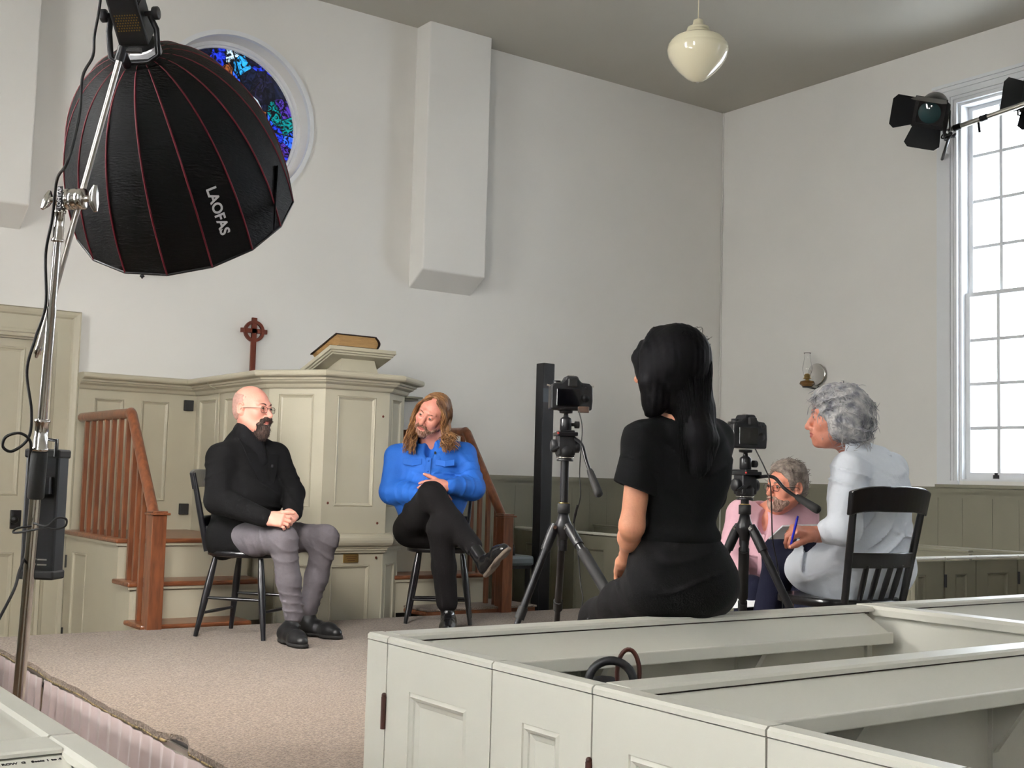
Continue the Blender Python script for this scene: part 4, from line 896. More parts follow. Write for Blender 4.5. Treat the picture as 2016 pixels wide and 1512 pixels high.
# ================================================================== PENDANT
pc = P(1374, 92, 7.1); pt_ = thing('pendant_lamp', 'cream schoolhouse pendant lamp with opal glass hanging from the ceiling', 'lamp', (pc.x, pc.y, ZC))
s = .178
prof = [(0, -.20), (.03, -.196), (.06, -.18), (.10, -.145), (.14, -.10), (.168, -.055), (.178, -.02), (.178, .0), (.172, .012), (.174, .016), (.160, .032), (.162, .036), (.145, .050), (.146, .054), (.120, .068), (.085, .080), (.075, .086)]
k_ = s/.178; z0 = pc.z-.01
obj('opal_shade', MB().lathe((pc.x, pc.y, z0), prof, n=48), 'opal', pt_)
obj('gallery', MB().lathe((pc.x, pc.y, z0), [(.075, .080), (.078, .09), (.066, .108), (.062, .110), (.066, .114), (.062, .124), (.034, .130), (.031, .150), (.028, .168), (.012, .176), (0, .177)], n=36), 'cream', pt_)
obj('gallery_screw', MB().cyl((pc.x+.060, pc.y-.02, z0+.112), (pc.x+.072, pc.y-.025, z0+.112), .003, 8), 'steel2', pt_)
obj('cord', MB().tube([(pc.x, pc.y, z0+.17), (pc.x, pc.y, ZC-.02)], .0028, 8), 'cream', pt_)
obj('ceiling_rose', MB().lathe((pc.x, pc.y, ZC), [(.055, 0), (.055, -.012), (.03, -.028), (0, -.03)], n=28), 'cream', pt_)
# ================================================================== OIL LAMP SCONCES
def sconce(label, wp, n):
    """wp: wall point, n: out of the wall"""
    n = Vector(n); sd_ = n.cross(Z_); t = thing('oil_lamp_sconce', label, 'lamp', wp, 'oil lamps on the walls')
    c = wp+n*.02; vs = [(.092, .0), (.098, .004), (.098, .010), (.086, .014), (.078, .010), (.0, .004)]
    obj('reflector', MB().lathe(c, vs, n, 36), 'steel', t)
    L = wp+n*.15-Z_*.06+sd_*0
    obj('bracket', MB().tube([wp-Z_*.12, wp+n*.05-Z_*.125, L-Z_*.055], .008, 8).lathe(L-Z_*.062, [(0, 0), (.04, .0), (.042, .01), (0, .012)]).lathe(wp-Z_*.12-Z_*.05, [(0, 0), (.008, .012), (.018, .02), (.008, .035), (.02, .05), (.006, .07)], n=14), 'blackm', t)
    obj('font', MB().lathe(L-Z_*.052, [(0, 0), (.045, .0), (.048, .006), (.064, .018), (.066, .026), (.062, .036), (.058, .045), (.03, .052), (.0, .052)], n=28), mat('lamp_oil', srgb(112, 78, 40), .15, trans=.2), t)
    obj('burner', MB().lathe(L, [(.016, 0), (.016, .012), (.034, .016), (.036, .02), (.026, .026), (.026, .05), (.012, .06), (0, .062)], n=20), 'brass', t)
    obj('chimney', MB().lathe(L+Z_*.03, [(.026, 0), (.030, .02), (.042, .06), (.042, .08), (.030, .14), (.024, .18), (.024, .2), (.034, .21), (.032, .21), (.022, .2), (.022, .18), (.028, .14), (.040, .08), (.040, .06), (.028, .02), (.024, 0)], n=28), 'clear', t)
wp = CAM+(P(1612, 738, 1)-CAM)*((XW-.004)/(P(1612, 738, 1)-CAM).x)
sconce('glass-chimneyed oil lamp with round reflector on the right wall above the grey-haired woman', wp, (-1, 0, 0))
q = P(281, 520, 1)-CAM; wp = CAM+q*((YB-.004)/q.y); sconce('oil lamp sconce on the back wall, its foot showing below the big softbox', wp+Z_*.065, (0, -1, 0))
# ================================================================== STAGE LIGHTS
def fresnel(label, c, f, roll=0):
    f = f.normalized(); r = f.cross(Z_).normalized(); u = r.cross(f); r, u = r*math.cos(roll)+u*math.sin(roll), u*math.cos(roll)-r*math.sin(roll)
    t = thing('stage_light', label, 'stage light', c, 'stage lights on the window bar')
    obj('housing', MB().lathe(c, [(0, -.26), (.07, -.26), (.09, -.24), (.10, -.20), (.10, -.02), (.095, 0), (.085, 0), (.08, -.008), (0, -.008)], f, 28), 'blackm', t)
    obj('lens', MB().lathe(c+f*.001, [(.082, 0), (.05, .016), (0, .022)], f, 28), mat('fresnel_glass', (.02, .05, .055), .1, coat=1), t)
    mb = MB()
    for a in range(4):
        d1, d2 = [(r, u), (u, -r), (-r, -u), (-u, r)][a]; mb.obox(c+d1*.088-d2*.115+f*.0, d2, d1, f, .23, .028, .012)
    obj('front_frame', mb, 'blackm', t)
    mb2 = MB().obox(c-r*.114-u*.114-f*.004, r, u, f, .228, .228, .004); obj('front_plate', mb2, 'blackm', t)
    for a, op in ((0, 1.05), (1, .12), (2, .30), (3, .8)):
        d1, d2 = [(r, u), (u, -r), (-r, -u), (-u, r)][a]; e = (f*math.cos(op)+d1*math.sin(op)); b0_ = c+d1*.114+f*.012; w0, w1, h_ = .105, .13, .17
        nn_ = d2.cross(e)*.0015; vs = [b0_-d2*w0, b0_+d2*w0, b0_+e*h_*.8+d2*w1, b0_+e*h_+d2*w1*.75, b0_+e*h_-d2*w1*.75, b0_+e*h_*.8-d2*w1]
        vv = [p-nn_ for p in vs]+[p+nn_ for p in vs]; obj('barn_door', MB().add(vv, [tuple(range(6))[::-1], tuple(range(6, 12))]+[(i, (i+1) % 6, 6+(i+1) % 6, 6+i) for i in range(6)]), 'blackm', t)
    obj('yoke', MB().tube([c-f*.12+r*.10, c-f*.12+r*.125, c-f*.12+r*.125-Z_*.15, c-f*.12-Z_*.17, c-f*.12-r*.125-Z_*.15, c-f*.12-r*.125, c-f*.12-r*.10], .008, 8), 'blackm', t)
    return t
fresnel('black stage light with barn doors at the left end of the bar over the window', P(1830, 222, 9.05), D(-.44, -.70, -.52), .30)
fresnel('black stage light cut off by the right edge of the photo, on the window bar', P(2044, 190, 8.9), D(-.25, -.95, -.35), .1)
br = thing('lighting_bar', 'grey pipe with tape crossing the top of the window and carrying stage lights', 'bar', (7.95, 5.2, 4.1))
pa, pb = P(1868, 256, 9.12), P(2016, 205, 8.72); pdr = (pb-pa); 
obj('pipe', MB().cyl(pa, pb+pdr*1.5, .020, 14), 'steel2', br)
for k in (.12, .48): 
    q = pa+pdr*k; obj('tape', MB().tube([q-pdr*.05, q+pdr*.05], .024, 12), 'blackm', br)
q = pa+pdr*.40; obj('tape_tail', MB().beam(q, q+Vector((.02, 0, -.09)), .02, .002), 'blackm', br)
obj('bracket', MB().tube([pa+pdr*.02, pa+pdr*.02-Z_*.03, Vector((XW-.02, 5.76, pa.z-.06))], .012, 8), 'blackm', br)
pts = [pa+Vector((.0+.03*math.cos(k*1.1), .05*math.sin(k*1.7), -.05+.02*math.sin(k*2.3))) for k in range(14)]
tag(obj('cable_bundle', MB().tube(bez(pts, 5), .006, 6), 'rubber'), 'tangled black cable under the left stage light', 'cable')
# ================================================================== BAG IN THE PEW
bg = thing('handbag', 'dark grey bag with a brown leather handle lying in the front pew', 'bag', (1.85, 2.05, .45))
obj('bag_body', MB().ell((1.80, 2.13, .69), (.15, .08, .20), 24, 16), mat('dark_felt', (.02, .021, .024), .85), bg)
rc_ = P(1203, 1342, 2.70); obj('bag_rim', MB().tube([rc_+rt0*(.050*math.cos(a))+Z_*(.046*math.sin(a)) for a in np.linspace(-.2, PI+.2, 18)], .0095, 10), 'black', bg)
hc_ = P(1237, 1316, 2.72); obj('handle', MB().tube([hc_+rt0*(.025*math.cos(a))+Z_*(.052*math.sin(a)-.01) for a in np.linspace(-.6, PI+.6, 22)], .0066, 8, sq=.6), 'leather', bg)
# ================================================================== SMOOTH BODY MODELLING (signed distance fields meshed by surface nets)
V3 = lambda p: np.array([p[0], p[1], p[2]], dtype=np.float32)
class Field:
    def __init__(s): s.p = []; s.disp = []
    def add(s, fn, c, R, op='u', k=.02): s.p.append((fn, V3(c), float(R), op, float(k))); return s
    def cone(s, a, b, r1, r2, op='u', k=.02):
        a_, b_ = V3(a), V3(b); ba = b_-a_; bb = float(ba @ ba)+1e-9
        def fn(P):
            pa = P-a_; h = np.clip((pa @ ba)/bb, 0, 1); return np.sqrt(((pa-h[:, None]*ba)**2).sum(1))-(r1+(r2-r1)*h)
        return s.add(fn, (a_+b_)/2, math.sqrt(bb)/2+max(r1, r2), op, k)
    def chain(s, pts, rs, op='u', k=.02):
        for i in range(len(pts)-1): s.cone(pts[i], pts[i+1], rs[i], rs[i+1], op, k)
        return s
    def sph(s, c, r, op='u', k=.02):
        c_ = V3(c); return s.add(lambda P: np.sqrt(((P-c_)**2).sum(1))-r, c_, r, op, k)
    def ell(s, c, r, R=None, op='u', k=.02):
        c_ = V3(c); r_ = np.array(r, dtype=np.float32); Rm = np.array(R, dtype=np.float32) if R is not None else None
        def fn(P):
            q = P-c_
            if Rm is not None: q = q @ Rm
            k0 = np.sqrt(((q/r_)**2).sum(1)); k1 = np.sqrt(((q/(r_*r_))**2).sum(1))+1e-9; return k0*(k0-1)/k1
        return s.add(fn, c_, max(r), op, k)
    def box(s, c, h, rd, R=None, op='u', k=.02):
        c_ = V3(c); h_ = np.array(h, dtype=np.float32)-rd; Rm = np.array(R, dtype=np.float32) if R is not None else None
        def fn(P):
            q = P-c_
            if Rm is not None: q = q @ Rm
            q = np.abs(q)-h_; return np.sqrt((np.maximum(q, 0)**2).sum(1))+np.minimum(q.max(1), 0)-rd
        return s.add(fn, c_, float(np.linalg.norm(h)), op, k)
    def cut(s, pt, n, k=.004):                 # remove everything on the side n points to
        p_, n_ = V3(pt), V3(Vector(n).normalized()); s.p.append((lambda P: -((P-p_) @ n_), p_, 1e9, 's', k)); return s
    def folds(s, c, r, axis, freq, amp, seed=0, warp=1.0):
        c_, a_ = V3(c), V3(Vector(axis).normalized()); rg = np.random.RandomState(seed); ks = rg.normal(size=(3, 3)).astype(np.float32); ks *= (14/np.linalg.norm(ks, axis=1))[:, None]; ph = rg.rand(3)*6.28
        def fn(P):
            q = P-c_; w = np.exp(-(q**2).sum(1)/(r*r)); t = q @ a_; wp = sum(np.sin(q @ ks[i]+ph[i]) for i in range(3))*warp
            sn = np.sin(freq*t+wp); return w*amp*2.3*(np.exp(-sn*sn/.10)-.25)*np.clip(.35+.9*np.sin(q @ ks[0]*.9+ph[1])+.5*np.sin(q @ ks[2]*1.3+ph[0]), 0, 1.2)
        s.disp.append((fn, c_, r*2.2)); return s
    def ev(s, P, cb, rb):
        D = np.full(len(P), 1e3, dtype=np.float32)
        for fn, c, R, op, k in s.p:
            if R < 1e8 and np.linalg.norm(c-cb) > R+rb+k*1.5+.012: continue
            d = fn(P)
            if op == 'u': h = np.maximum(k-np.abs(D-d), 0)/k; D = np.minimum(D, d)-h*h*k*.25
            elif op == 's':
                e = -d; h = np.maximum(k-np.abs(D-e), 0)/k; D = np.maximum(D, e)+h*h*k*.25
            elif op == 'i': h = np.maximum(k-np.abs(D-d), 0)/k; D = np.maximum(D, d)+h*h*k*.25
        for fn, c, R in s.disp:
            if np.linalg.norm(c-cb) > R+rb: continue
            D = D-fn(P)
        return D
def mkaxis(lo, hi, coarse, fines):
    xs = [lo]
    while xs[-1] < hi:
        x = xs[-1]; st_ = coarse
        for a, b, f in fines:
            if a-coarse <= x <= b: st_ = min(st_, f)
        xs.append(x+st_)
    return np.array(xs, dtype=np.float32)
def mesh_field(F_, coarse=.008, fine=(), pad=.02):
    """fine: list of (centre, half size, voxel) boxes meshed more finely"""
    lo = np.min([c-R for _, c, R, op, k in F_.p if op == 'u' and R < 1e8], axis=0)-pad; hi = np.max([c+R for _, c, R, op, k in F_.p if op == 'u' and R < 1e8], axis=0)+pad
    ax_ = [mkaxis(lo[i], hi[i], coarse, [(c[i]-h, c[i]+h, f) for c, h, f in fine]) for i in range(3)]
    n = [len(a) for a in ax_]; D = np.full(n, 1.0, dtype=np.float32); B = 14
    for i0 in range(0, n[0], B):
        for j0 in range(0, n[1], B):
            for k0 in range(0, n[2], B):
                xs, ys, zs = ax_[0][i0:i0+B], ax_[1][j0:j0+B], ax_[2][k0:k0+B]
                c = np.array([(xs[0]+xs[-1])/2, (ys[0]+ys[-1])/2, (zs[0]+zs[-1])/2], dtype=np.float32); rb = .5*math.sqrt((xs[-1]-xs[0])**2+(ys[-1]-ys[0])**2+(zs[-1]-zs[0])**2)
                d0 = F_.ev(c[None], c, rb)[0]
                if abs(d0) > rb*1.5+.045: D[i0:i0+B, j0:j0+B, k0:k0+B] = d0; continue
                P_ = np.stack(np.meshgrid(xs, ys, zs, indexing='ij'), -1).reshape(-1, 3); D[i0:i0+B, j0:j0+B, k0:k0+B] = F_.ev(P_, c, rb).reshape(len(xs), len(ys), len(zs))
    ins = D < 0; m = [v-1 for v in n]; cnt = np.zeros(m, dtype=np.int8)
    for dx in (0, 1):
        for dy in (0, 1):
            for dz in (0, 1): cnt += ins[dx:dx+m[0], dy:dy+m[1], dz:dz+m[2]]
    act = (cnt > 0) & (cnt < 8); I, J, K = np.nonzero(act); idx = np.full(m, -1, dtype=np.int32); idx[I, J, K] = np.arange(len(I))
    acc = np.zeros((len(I), 3)); w = np.zeros(len(I))
    cor = [(0, 0, 0), (1, 0, 0), (0, 1, 0), (1, 1, 0), (0, 0, 1), (1, 0, 1), (0, 1, 1), (1, 1, 1)]
    val = [D[I+a, J+b, K+c] for a, b, c in cor]; pos = [np.stack([ax_[0][I+a], ax_[1][J+b], ax_[2][K+c]], 1) for a, b, c in cor]
    for a in range(8):
        for b in range(a+1, 8):
            if sum(abs(cor[a][q]-cor[b][q]) for q in range(3)) != 1: continue
            s_ = (val[a] < 0) != (val[b] < 0); t = np.where(s_, val[a]/(val[a]-val[b]+1e-20), 0)
            acc += np.where(s_[:, None], pos[a]+(pos[b]-pos[a])*t[:, None], 0); w += s_
    vs = acc/w[:, None]; quads = []
    def q(axis):
        o = [0, 0, 0]; o[axis] = 1; sl0 = tuple(slice(1, n[i]-1) if i != axis else slice(0, n[i]-1) for i in range(3)); sl1 = tuple(slice(1, n[i]-1) if i != axis else slice(1, n[i]) for i in range(3))
        a, b = ins[sl0], ins[sl1]; ch = a != b; ii = np.nonzero(ch); base = [ii[i]+(1 if i != axis else 0) for i in range(3)]; up_ = a[ii]
        o1, o2 = [i for i in range(3) if i != axis]
        def cell(d1_, d2_): c = [b_.copy() for b_ in base]; c[o1] = c[o1]-d1_; c[o2] = c[o2]-d2_; return idx[c[0], c[1], c[2]]
        Q = np.stack([cell(1, 1), cell(0, 1), cell(0, 0), cell(1, 0)], 1); flip = up_ if axis != 1 else ~up_; Q[~flip] = Q[~flip][:, ::-1]; quads.append(Q)
    for a in range(3): q(a)
    Q = np.concatenate(quads); Q = Q[(Q >= 0).all(1)]
    return vs, Q
def field_obj(name, F_, mats, parent=None, coarse=.008, fine=(), matfn=None, relax=1):
    vs, Q = mesh_field(F_, coarse, fine)
    for _ in range(relax):                       # light smoothing
        s_ = np.zeros_like(vs); c = np.zeros(len(vs))
        for a, b in ((0, 1), (1, 2), (2, 3), (3, 0)):
            np.add.at(s_, Q[:, a], vs[Q[:, b]]); np.add.at(c, Q[:, a], 1); np.add.at(s_, Q[:, b], vs[Q[:, a]]); np.add.at(c, Q[:, b], 1)
        vs = vs*.5+.5*s_/np.maximum(c, 1)[:, None]
    org = ORG.get(parent.name, Vector((0, 0, 0))) if parent else Vector((0, 0, 0))
    vv = (vs-np.array(org)).astype(np.float32)
    me = bpy.data.meshes.new(name); me.vertices.add(len(vv)); me.vertices.foreach_set('co', vv.ravel())
    me.loops.add(len(Q)*4); me.loops.foreach_set('vertex_index', Q.ravel().astype(np.int32)); me.polygons.add(len(Q)); me.polygons.foreach_set('loop_start', np.arange(0, len(Q)*4, 4, dtype=np.int32))
    try: me.polygons.foreach_set('loop_total', np.full(len(Q), 4, dtype=np.int32))
    except Exception: pass
    me.polygons.foreach_set('use_smooth', np.ones(len(Q), dtype=bool))
    for x in (mats if isinstance(mats, (list, tuple)) else [mats]): me.materials.append(M[x] if isinstance(x, str) else x)
    if matfn is not None:
        cen = vs[Q].mean(1); me.polygons.foreach_set('material_index', matfn(cen).astype(np.int32))
    me.update(); me.validate()
    o = bpy.data.objects.new(name, me); COL.objects.link(o)
    if parent: o.parent = parent; ORG[o.name] = org
    return o
# ---------------------------------------------------------------- anatomy
def frame(fwd_, up_=Z_):
    """right, forward, up of a body that faces fwd_"""
    f = Vector(fwd_).normalized(); r = f.cross(Vector(up_)).normalized(); u = r.cross(f); return r, f, u
class Fr:
    def __init__(s, o, f, u=Z_, s_=1.0): s.o = Vector(o); s.r, s.f, s.u = frame(f, u); s.s = s_; s.R = np.array([[s.r[i], s.f[i], s.u[i]] for i in range(3)])
    def __call__(s, x, y, z): return s.o+(s.r*x+s.f*y+s.u*z)*s.s
    def loc(s, P_): return ((P_-np.array(s.o)) @ s.R)/s.s
def head_sdf(F_, H, fat=0, nose=1, jaw=1):
    s = H.s
    F_.ell(H(0, -.018, .032), (.074*s, .094*s, .083*s), H.R, k=.02*s)
    F_.ell(H(0, .022, .0), (.066*s, .066*s, .078*s), H.R, k=.03*s)
    F_.ell(H(0, .030, -.050), (.056*s, .056*s, .058*s), H.R, k=.03*s)
    F_.ell(H(0, .042, -.078), ((.044+.4*fat)*s*jaw, .046*s, (.036+fat)*s), H.R, k=.03*s)
    for x in (-1, 1): F_.cone(H(x*.058, -.008, -.045), H(x*.030, .052, -.092), .018*s, .017*s, k=.03*s)
    F_.sph(H(0, .078, -.096), .017*s, k=.022*s)
    for x in (-1, 1):
        F_.sph(H(x*.040, .062, -.026), .022*s, k=.025*s); F_.cone(H(x*.014, .087, .026), H(x*.044, .074, .024), .010*s, .008*s, k=.016*s)
    for x in (-1, 1): F_.sph(H(x*.031, .100, .002), .0150*s, 's', .014*s)
    F_.chain([H(0, .086, .018), H(0, .100, -.012), H(0, .117*nose, -.033)], [.0080*s, .0095*s, .0130*s], k=.010*s)
    for x in (-1, 1): F_.sph(H(x*.0125, .100, -.040), .0082*s, k=.007*s)
    F_.ell(H(0, .082, -.062), (.028*s, .018*s, .020*s), H.R, k=.02*s)           # muzzle
    F_.chain([H(-.023, .090, -.0625), H(-.008, .1005, -.0580), H(0, .0995, -.0590), H(.008, .1005, -.0580), H(.023, .090, -.0625)], [.0025*s, .0042*s, .0038*s, .0042*s, .0025*s], k=.005*s)
    F_.chain([H(-.021, .090, -.0665), H(0, .0990, -.0705), H(.021, .090, -.0665)], [.003*s, .0055*s, .003*s], k=.005*s)
    F_.chain([H(-.024, .096, -.0640), H(0, .1065, -.0645), H(.024, .096, -.0640)], [.0012*s, .0016*s, .0012*s], 's', .003*s)
    for x in (-1, 1):                                                            # eyelids round the eyeballs
        F_.sph(H(x*.031, .0815, .002), .0138*s, k=.004*s)
        F_.ell(H(x*.031, .0965, .0015), (.0112*s, .012*s, .0028*s), H.R, 's', .002*s)
        F_.ell(H(x*.0745, -.008, -.006), (.008*s, .017*s, .030*s), H.R, k=.008*s)    # ears
        ring = [H(x*(.081+.004*(1-math.cos(a))*.5), -.008-.017*math.sin(a), -.002+.027*math.cos(a)) for a in np.linspace(-.9, PI+.35, 11)]
        F_.chain(ring, [.0042*s]*11, k=.004*s); F_.sph(H(x*.078, -.001, -.030), .0085*s, k=.006*s)
        F_.ell(H(x*.084, -.006, -.004), (.006*s, .009*s, .015*s), H.R, 's', .005*s); F_.sph(H(x*.079, .007, -.008), .0055*s, k=.004*s)
def eyes(H, parent, col=(.10, .16, .14)):
    s = H.s
    if 'eye_white' not in M: M['eye_white'] = mat('eye_white', (.42, .38, .36), .2, coat=.5); M['iris'] = mat('iris', (.06, .05, .035), .15, coat=.6)
    for x in (-1, 1):
        c = H(x*.031, .0815, .002); e = obj('eye', MB().ell(c, .0123*s, 20, 14), 'eye_white', parent); obj('iris', MB().lathe(c+H.f*.0108*s, [(.0070*s, 0), (.0058*s, .0014*s), (0, .0022*s)], H.f, 18), 'iris', e)
def skinmat(name, c, lip, red=None):
    m = mat(name, c, .48, var=.10, vscale=22, bump=.12, bscale=130); b = m.node_tree.nodes['Principled BSDF']; b.inputs['Subsurface Weight'].default_value = .12; b.inputs['Subsurface Radius'].default_value = (.6, .25, .15); b.inputs['Subsurface Scale'].default_value = .012
    l = mat(name+'_lip', lip, .4); return [m, l]
def lipfn(H):
    def f(P_):
        q = H.loc(P_); c = 1-(q[:, 0]/.0245)**2; return ((c > 0) & (q[:, 1] > .090) & (q[:, 2] < -.0630+.0075*np.sqrt(np.maximum(c, 0))) & (q[:, 2] > -.0655-.0100*np.sqrt(np.maximum(c, 0)))).astype(int)
    return f
def hand_sdf(F_, W_, d, n, side, curl, s=1.0, thumb=(.7, .55, .35), spread=.10, thumb_curl=.3):
    """W_ wrist, d towards the fingers, n out of the palm, side +-1 picks the thumb side; curl: per finger (knuckle, middle, tip) angles"""
    d, n = Vector(d).normalized(), Vector(n).normalized(); n = (n-d*n.dot(d)).normalized(); t = d.cross(n)*side; Rm = np.array([[t[i], d[i], n[i]] for i in range(3)])
    F_.box(W_+d*.050*s, (.038*s, .046*s, .0145*s), .012*s, Rm, k=.012*s); F_.sph(W_+d*.028*s+t*.024*s+n*.006*s, .018*s, k=.015*s); F_.cone(W_-d*.02*s, W_+d*.02*s, .026*s, .027*s, k=.02*s)
    ln = (.070, .079, .073, .056); offs = (.029, .0095, -.0105, -.0295); tips = []
    for i in range(4):
        c3 = curl[i] if isinstance(curl[0], (list, tuple)) else curl; p = W_+d*(.090-.006*abs(i-1.2))*s+t*offs[i]*s; a = 0; dd = (d+t*spread*(1.5-i)*.35).normalized(); q = [p]
        for j, fr in enumerate((.46, .30, .24)):
            a += c3[j]; v = (dd*math.cos(a)+n*math.sin(a)); p = p+v*ln[i]*fr*s; q.append(p)
        r0 = .0092*s if i < 3 else .0080*s; F_.chain(q, [r0, r0*.95, r0*.88, r0*.76], k=.0035*s); tips.append(q)
    p = W_+d*.026*s+t*.030*s+n*.006*s; v = (t*thumb[0]+d*thumb[1]+n*thumb[2]).normalized(); q1 = p+v*.042*s; v2 = (v+(d*.6+n*.5)*thumb_curl).normalized(); q2 = q1+v2*.032*s; v3 = (v2+(d*.6+n*.6-t*.3)*thumb_curl).normalized(); q3 = q2+v3*.026*s
    F_.chain([p, q1, q2, q3], [.0145*s, .0115*s, .0105*s, .0085*s], k=.008*s)
    return tips+[[p, q1, q2, q3]]
def nails(tips, n, parent, m):
    pass
def shoe(name, heel, toe, upv, parent, m, msole, ankle=None, s=1.0, boot=False):
    """heel, toe: points on the sole's underside"""
    heel, toe = Vector(heel), Vector(toe); f = (toe-heel).normalized(); u = Vector(upv); u = (u-f*u.dot(f)).normalized(); r = f.cross(u); L = (toe-heel).length; pt = lambda a, b, c: heel+f*(a*L)+r*b+u*c
    A = Field(); Rm = np.array([[r[i], f[i], u[i]] for i in range(3)])
    A.chain([pt(.13, 0, .040), pt(.40, 0, .042), pt(.70, 0, .032), pt(.88, 0, .026)], [.036*s, .038*s, .043*s, .034*s], k=.03)
    top = ankle if ankle is not None else pt(.16, 0, .11)
    A.cone(pt(.17, 0, .05), top, .038*s, .042*s, k=.04); A.cut(pt(0, 0, .016), -u); A.cut(Vector(top)+(Vector(top)-pt(.17, 0, .05)).normalized()*.012, (Vector(top)-pt(.17, 0, .05)))
    A.folds(pt(.55, 0, .06), .05, f, 90, .0012, 3)
    o = field_obj(name, A, m, parent, .0055)
    S_ = Field(); S_.chain([pt(.12, 0, .012), pt(.40, 0, .012), pt(.70, 0, .012), pt(.89, 0, .012)], [.038*s, .036*s, .0455*s, .036*s], k=.02); S_.cut(pt(0, 0, .019), u, .002); S_.cut(pt(0, 0, .0), -u, .003); S_.box(pt(.50, 0, -.001), (.05, L*.10, .008), .002, Rm, 's', .003)
    field_obj('sole', S_, msole, o, .005)
    return o
def eyebrow(H, parent, m, n=60, seed=1, up_=.019):
    rr = random.Random(seed)
    for x in (-1, 1):
        mb = MB()
        for i in range(n):
            t = rr.random(); px_ = .012+.036*t; z = up_+.006*math.sin(t*PI*.9)+rr.uniform(-.0022, .0022)*(1.2-t); y = .0985-.021*t*t-.004*t
            a = H(x*px_, y, z); b = H(x*(px_+.007), y-.002, z+.0015*(1-2*t)); mb.tube([a, b], [.0011*H.s, .0005*H.s], 4, cap=False)
        tag(obj('eyebrow', mb, m, parent), kind=None)
def locks(name, parent, m, strands, r0=.004, n=5, extra=None):
    mb = MB()
    for pts, r in strands:
        k = len(pts); rs = [r*(.55+.45*math.sin(PI*min(1, (i+1)/k*1.1)))*(1 if i < k-1 else .25) for i in range(k)]; mb.tube(pts, rs, n, cap=False)
    return obj(name, mb, m, parent)
def glasses(H, parent, m, r=.021, y=.104, square=False, z=-.002, temple=True):
    g = None; s = H.s
    mb = MB()
    for x in (-1, 1):
        pts = []
        for k in range(25):
            a = 2*PI*k/24; c, q = math.cos(a), math.sin(a)
            if square: kk = (abs(c)**4+abs(q)**4)**(-.25); c *= kk*1.08; q *= kk*.82
            pts.append(H(x*.032+r*c*1.0, y-.006*abs(x*.032+r*c)/.05, z+r*q*.95))
        mb.tube(pts, .0013*s, 6)
    mb.tube([H(-.011, y, z+.006), H(0, y+.003, z+.009), H(.011, y, z+.006)], .0012*s, 6)
    if temple:
        for x in (-1, 1): mb.tube([H(x*.054, y-.006, z+.006), H(x*.072, y-.02, z+.006), H(x*.0795, .03, z+.005), H(x*.080, -.004, z+.002), H(x*.078, -.018, z-.012)], .0014*s, 6)
    g = obj('spectacles', mb, m, parent)
    for x in (-1, 1): obj('spectacle_lens', MB().lathe(H(x*.032, y-.003, z), [(r*.93*s, 0), (0, .0006)], H.f, 20), 'glass', g)
    return g

def furmat(name, c, c2):
    return mat(name, c, .6, col2=c2, vscale=70, bump=1.0, bscale=240, stretch=(1, 1, .35))
def fur(name, parent, m, src, n, ln, direc, r=.0007, seed=1, spread=.5, sel=None):
    """short free hairs rooted on the surface of src"""
    me = src.data; rr = random.Random(seed); mb = MB(); org = ORG.get(src.name, Vector((0, 0, 0))); N_ = len(me.vertices); k = 0; tries = 0
    while k < n and tries < n*30:
        tries += 1; v = me.vertices[rr.randrange(N_)]; p = Vector(v.co)+org
        if sel and not sel(p): continue
        nn_ = v.normal; d = (nn_*.55+Vector(direc)+Vector((rr.uniform(-1, 1), rr.uniform(-1, 1), rr.uniform(-1, 1)))*spread).normalized(); L = ln*rr.uniform(.5, 1.2)
        a = p-nn_*.001; b_ = a+d*L*.5+nn_*.0015; c = a+d*L+Vector(direc)*L*.25; mb.tube([a, b_, c], [r, r*.8, r*.3], 4, cap=False); k += 1
    o = obj(name, mb, m, parent); o['kind'] = 'stuff'; return o
# ================================================================== PEOPLE
# ---- bald bearded man in the black jacket, seated left
M['skin1'] = skinmat('skin_fair', srgb(222, 158, 140), srgb(176, 96, 88)); M['jacket1'] = mat('black_wool', (.0055, .0055, .006), .9, bump=.15, bscale=300, spec=.2)
M['knit1'] = mat('black_knit', (.007, .007, .008), .9, bump=.2, bscale=260, spec=.2); M['jeans1'] = mat('grey_denim', srgb(100, 95, 100), .85, bump=.6, bscale=22, var=.16, vscale=12)
M['beard1'] = furmat('brown_beard', srgb(84, 64, 56), srgb(44, 32, 28)); M['shoe'] = mat('black_shoe_leather', (.010, .010, .011), .42, bump=.15, bscale=40); M['sole'] = mat('shoe_sole', (.016, .015, .015), .8)
FT = D(.80, -.60).normalized(); H1 = Fr(P(497, 805, 6.46), D(.88, -.47, -.02), D(.05, 0, 1), 1.06)
T1 = Fr(P(484, 930, 6.50), FT)
sR, sL = P(436, 903, 6.36), P(541, 900, 6.64); eR, eL = P(430, 985, 6.30), P(574, 972, 6.58); wR, wL = P(522, 1020, 6.12), P(578, 1010, 6.36)
hpR, hpL = P(458, 1058, 6.44), P(492, 1056, 6.66); kR, kL = P(558, 1062, 6.16), P(640, 1060, 6.46); aR, aL = P(578, 1222, 6.20), P(606, 1212, 6.50)
hipc = (hpR+hpL)/2
B = Field(); head_sdf(B, H1, fat=.004)
B.cone(H1(0, -.02, -.06), T1(0, -.005, .17), .058, .066, k=.03); B.cone(H1(0, .03, -.09), T1(0, .04, .15), .04, .05, k=.03)
B.ell(T1(0, 0, .02), (.15, .09, .17), T1.R, k=.04); B.cone(T1(0, 0, -.05), hipc, .10, .11, k=.04)
for a, b_, c in ((sR, eR, wR), (sL, eL, wL)): B.cone(T1(0, 0, .10), a, .05, .045, k=.03); B.cone(a, b_, .040, .034, k=.02); B.cone(b_, c, .034, .026, k=.02)
hd = P(553, 1024, 6.10)
dR = (P(566, 1026, 6.08)-wR).normalized(); dL = (P(556, 1034, 6.12)-wL).normalized()
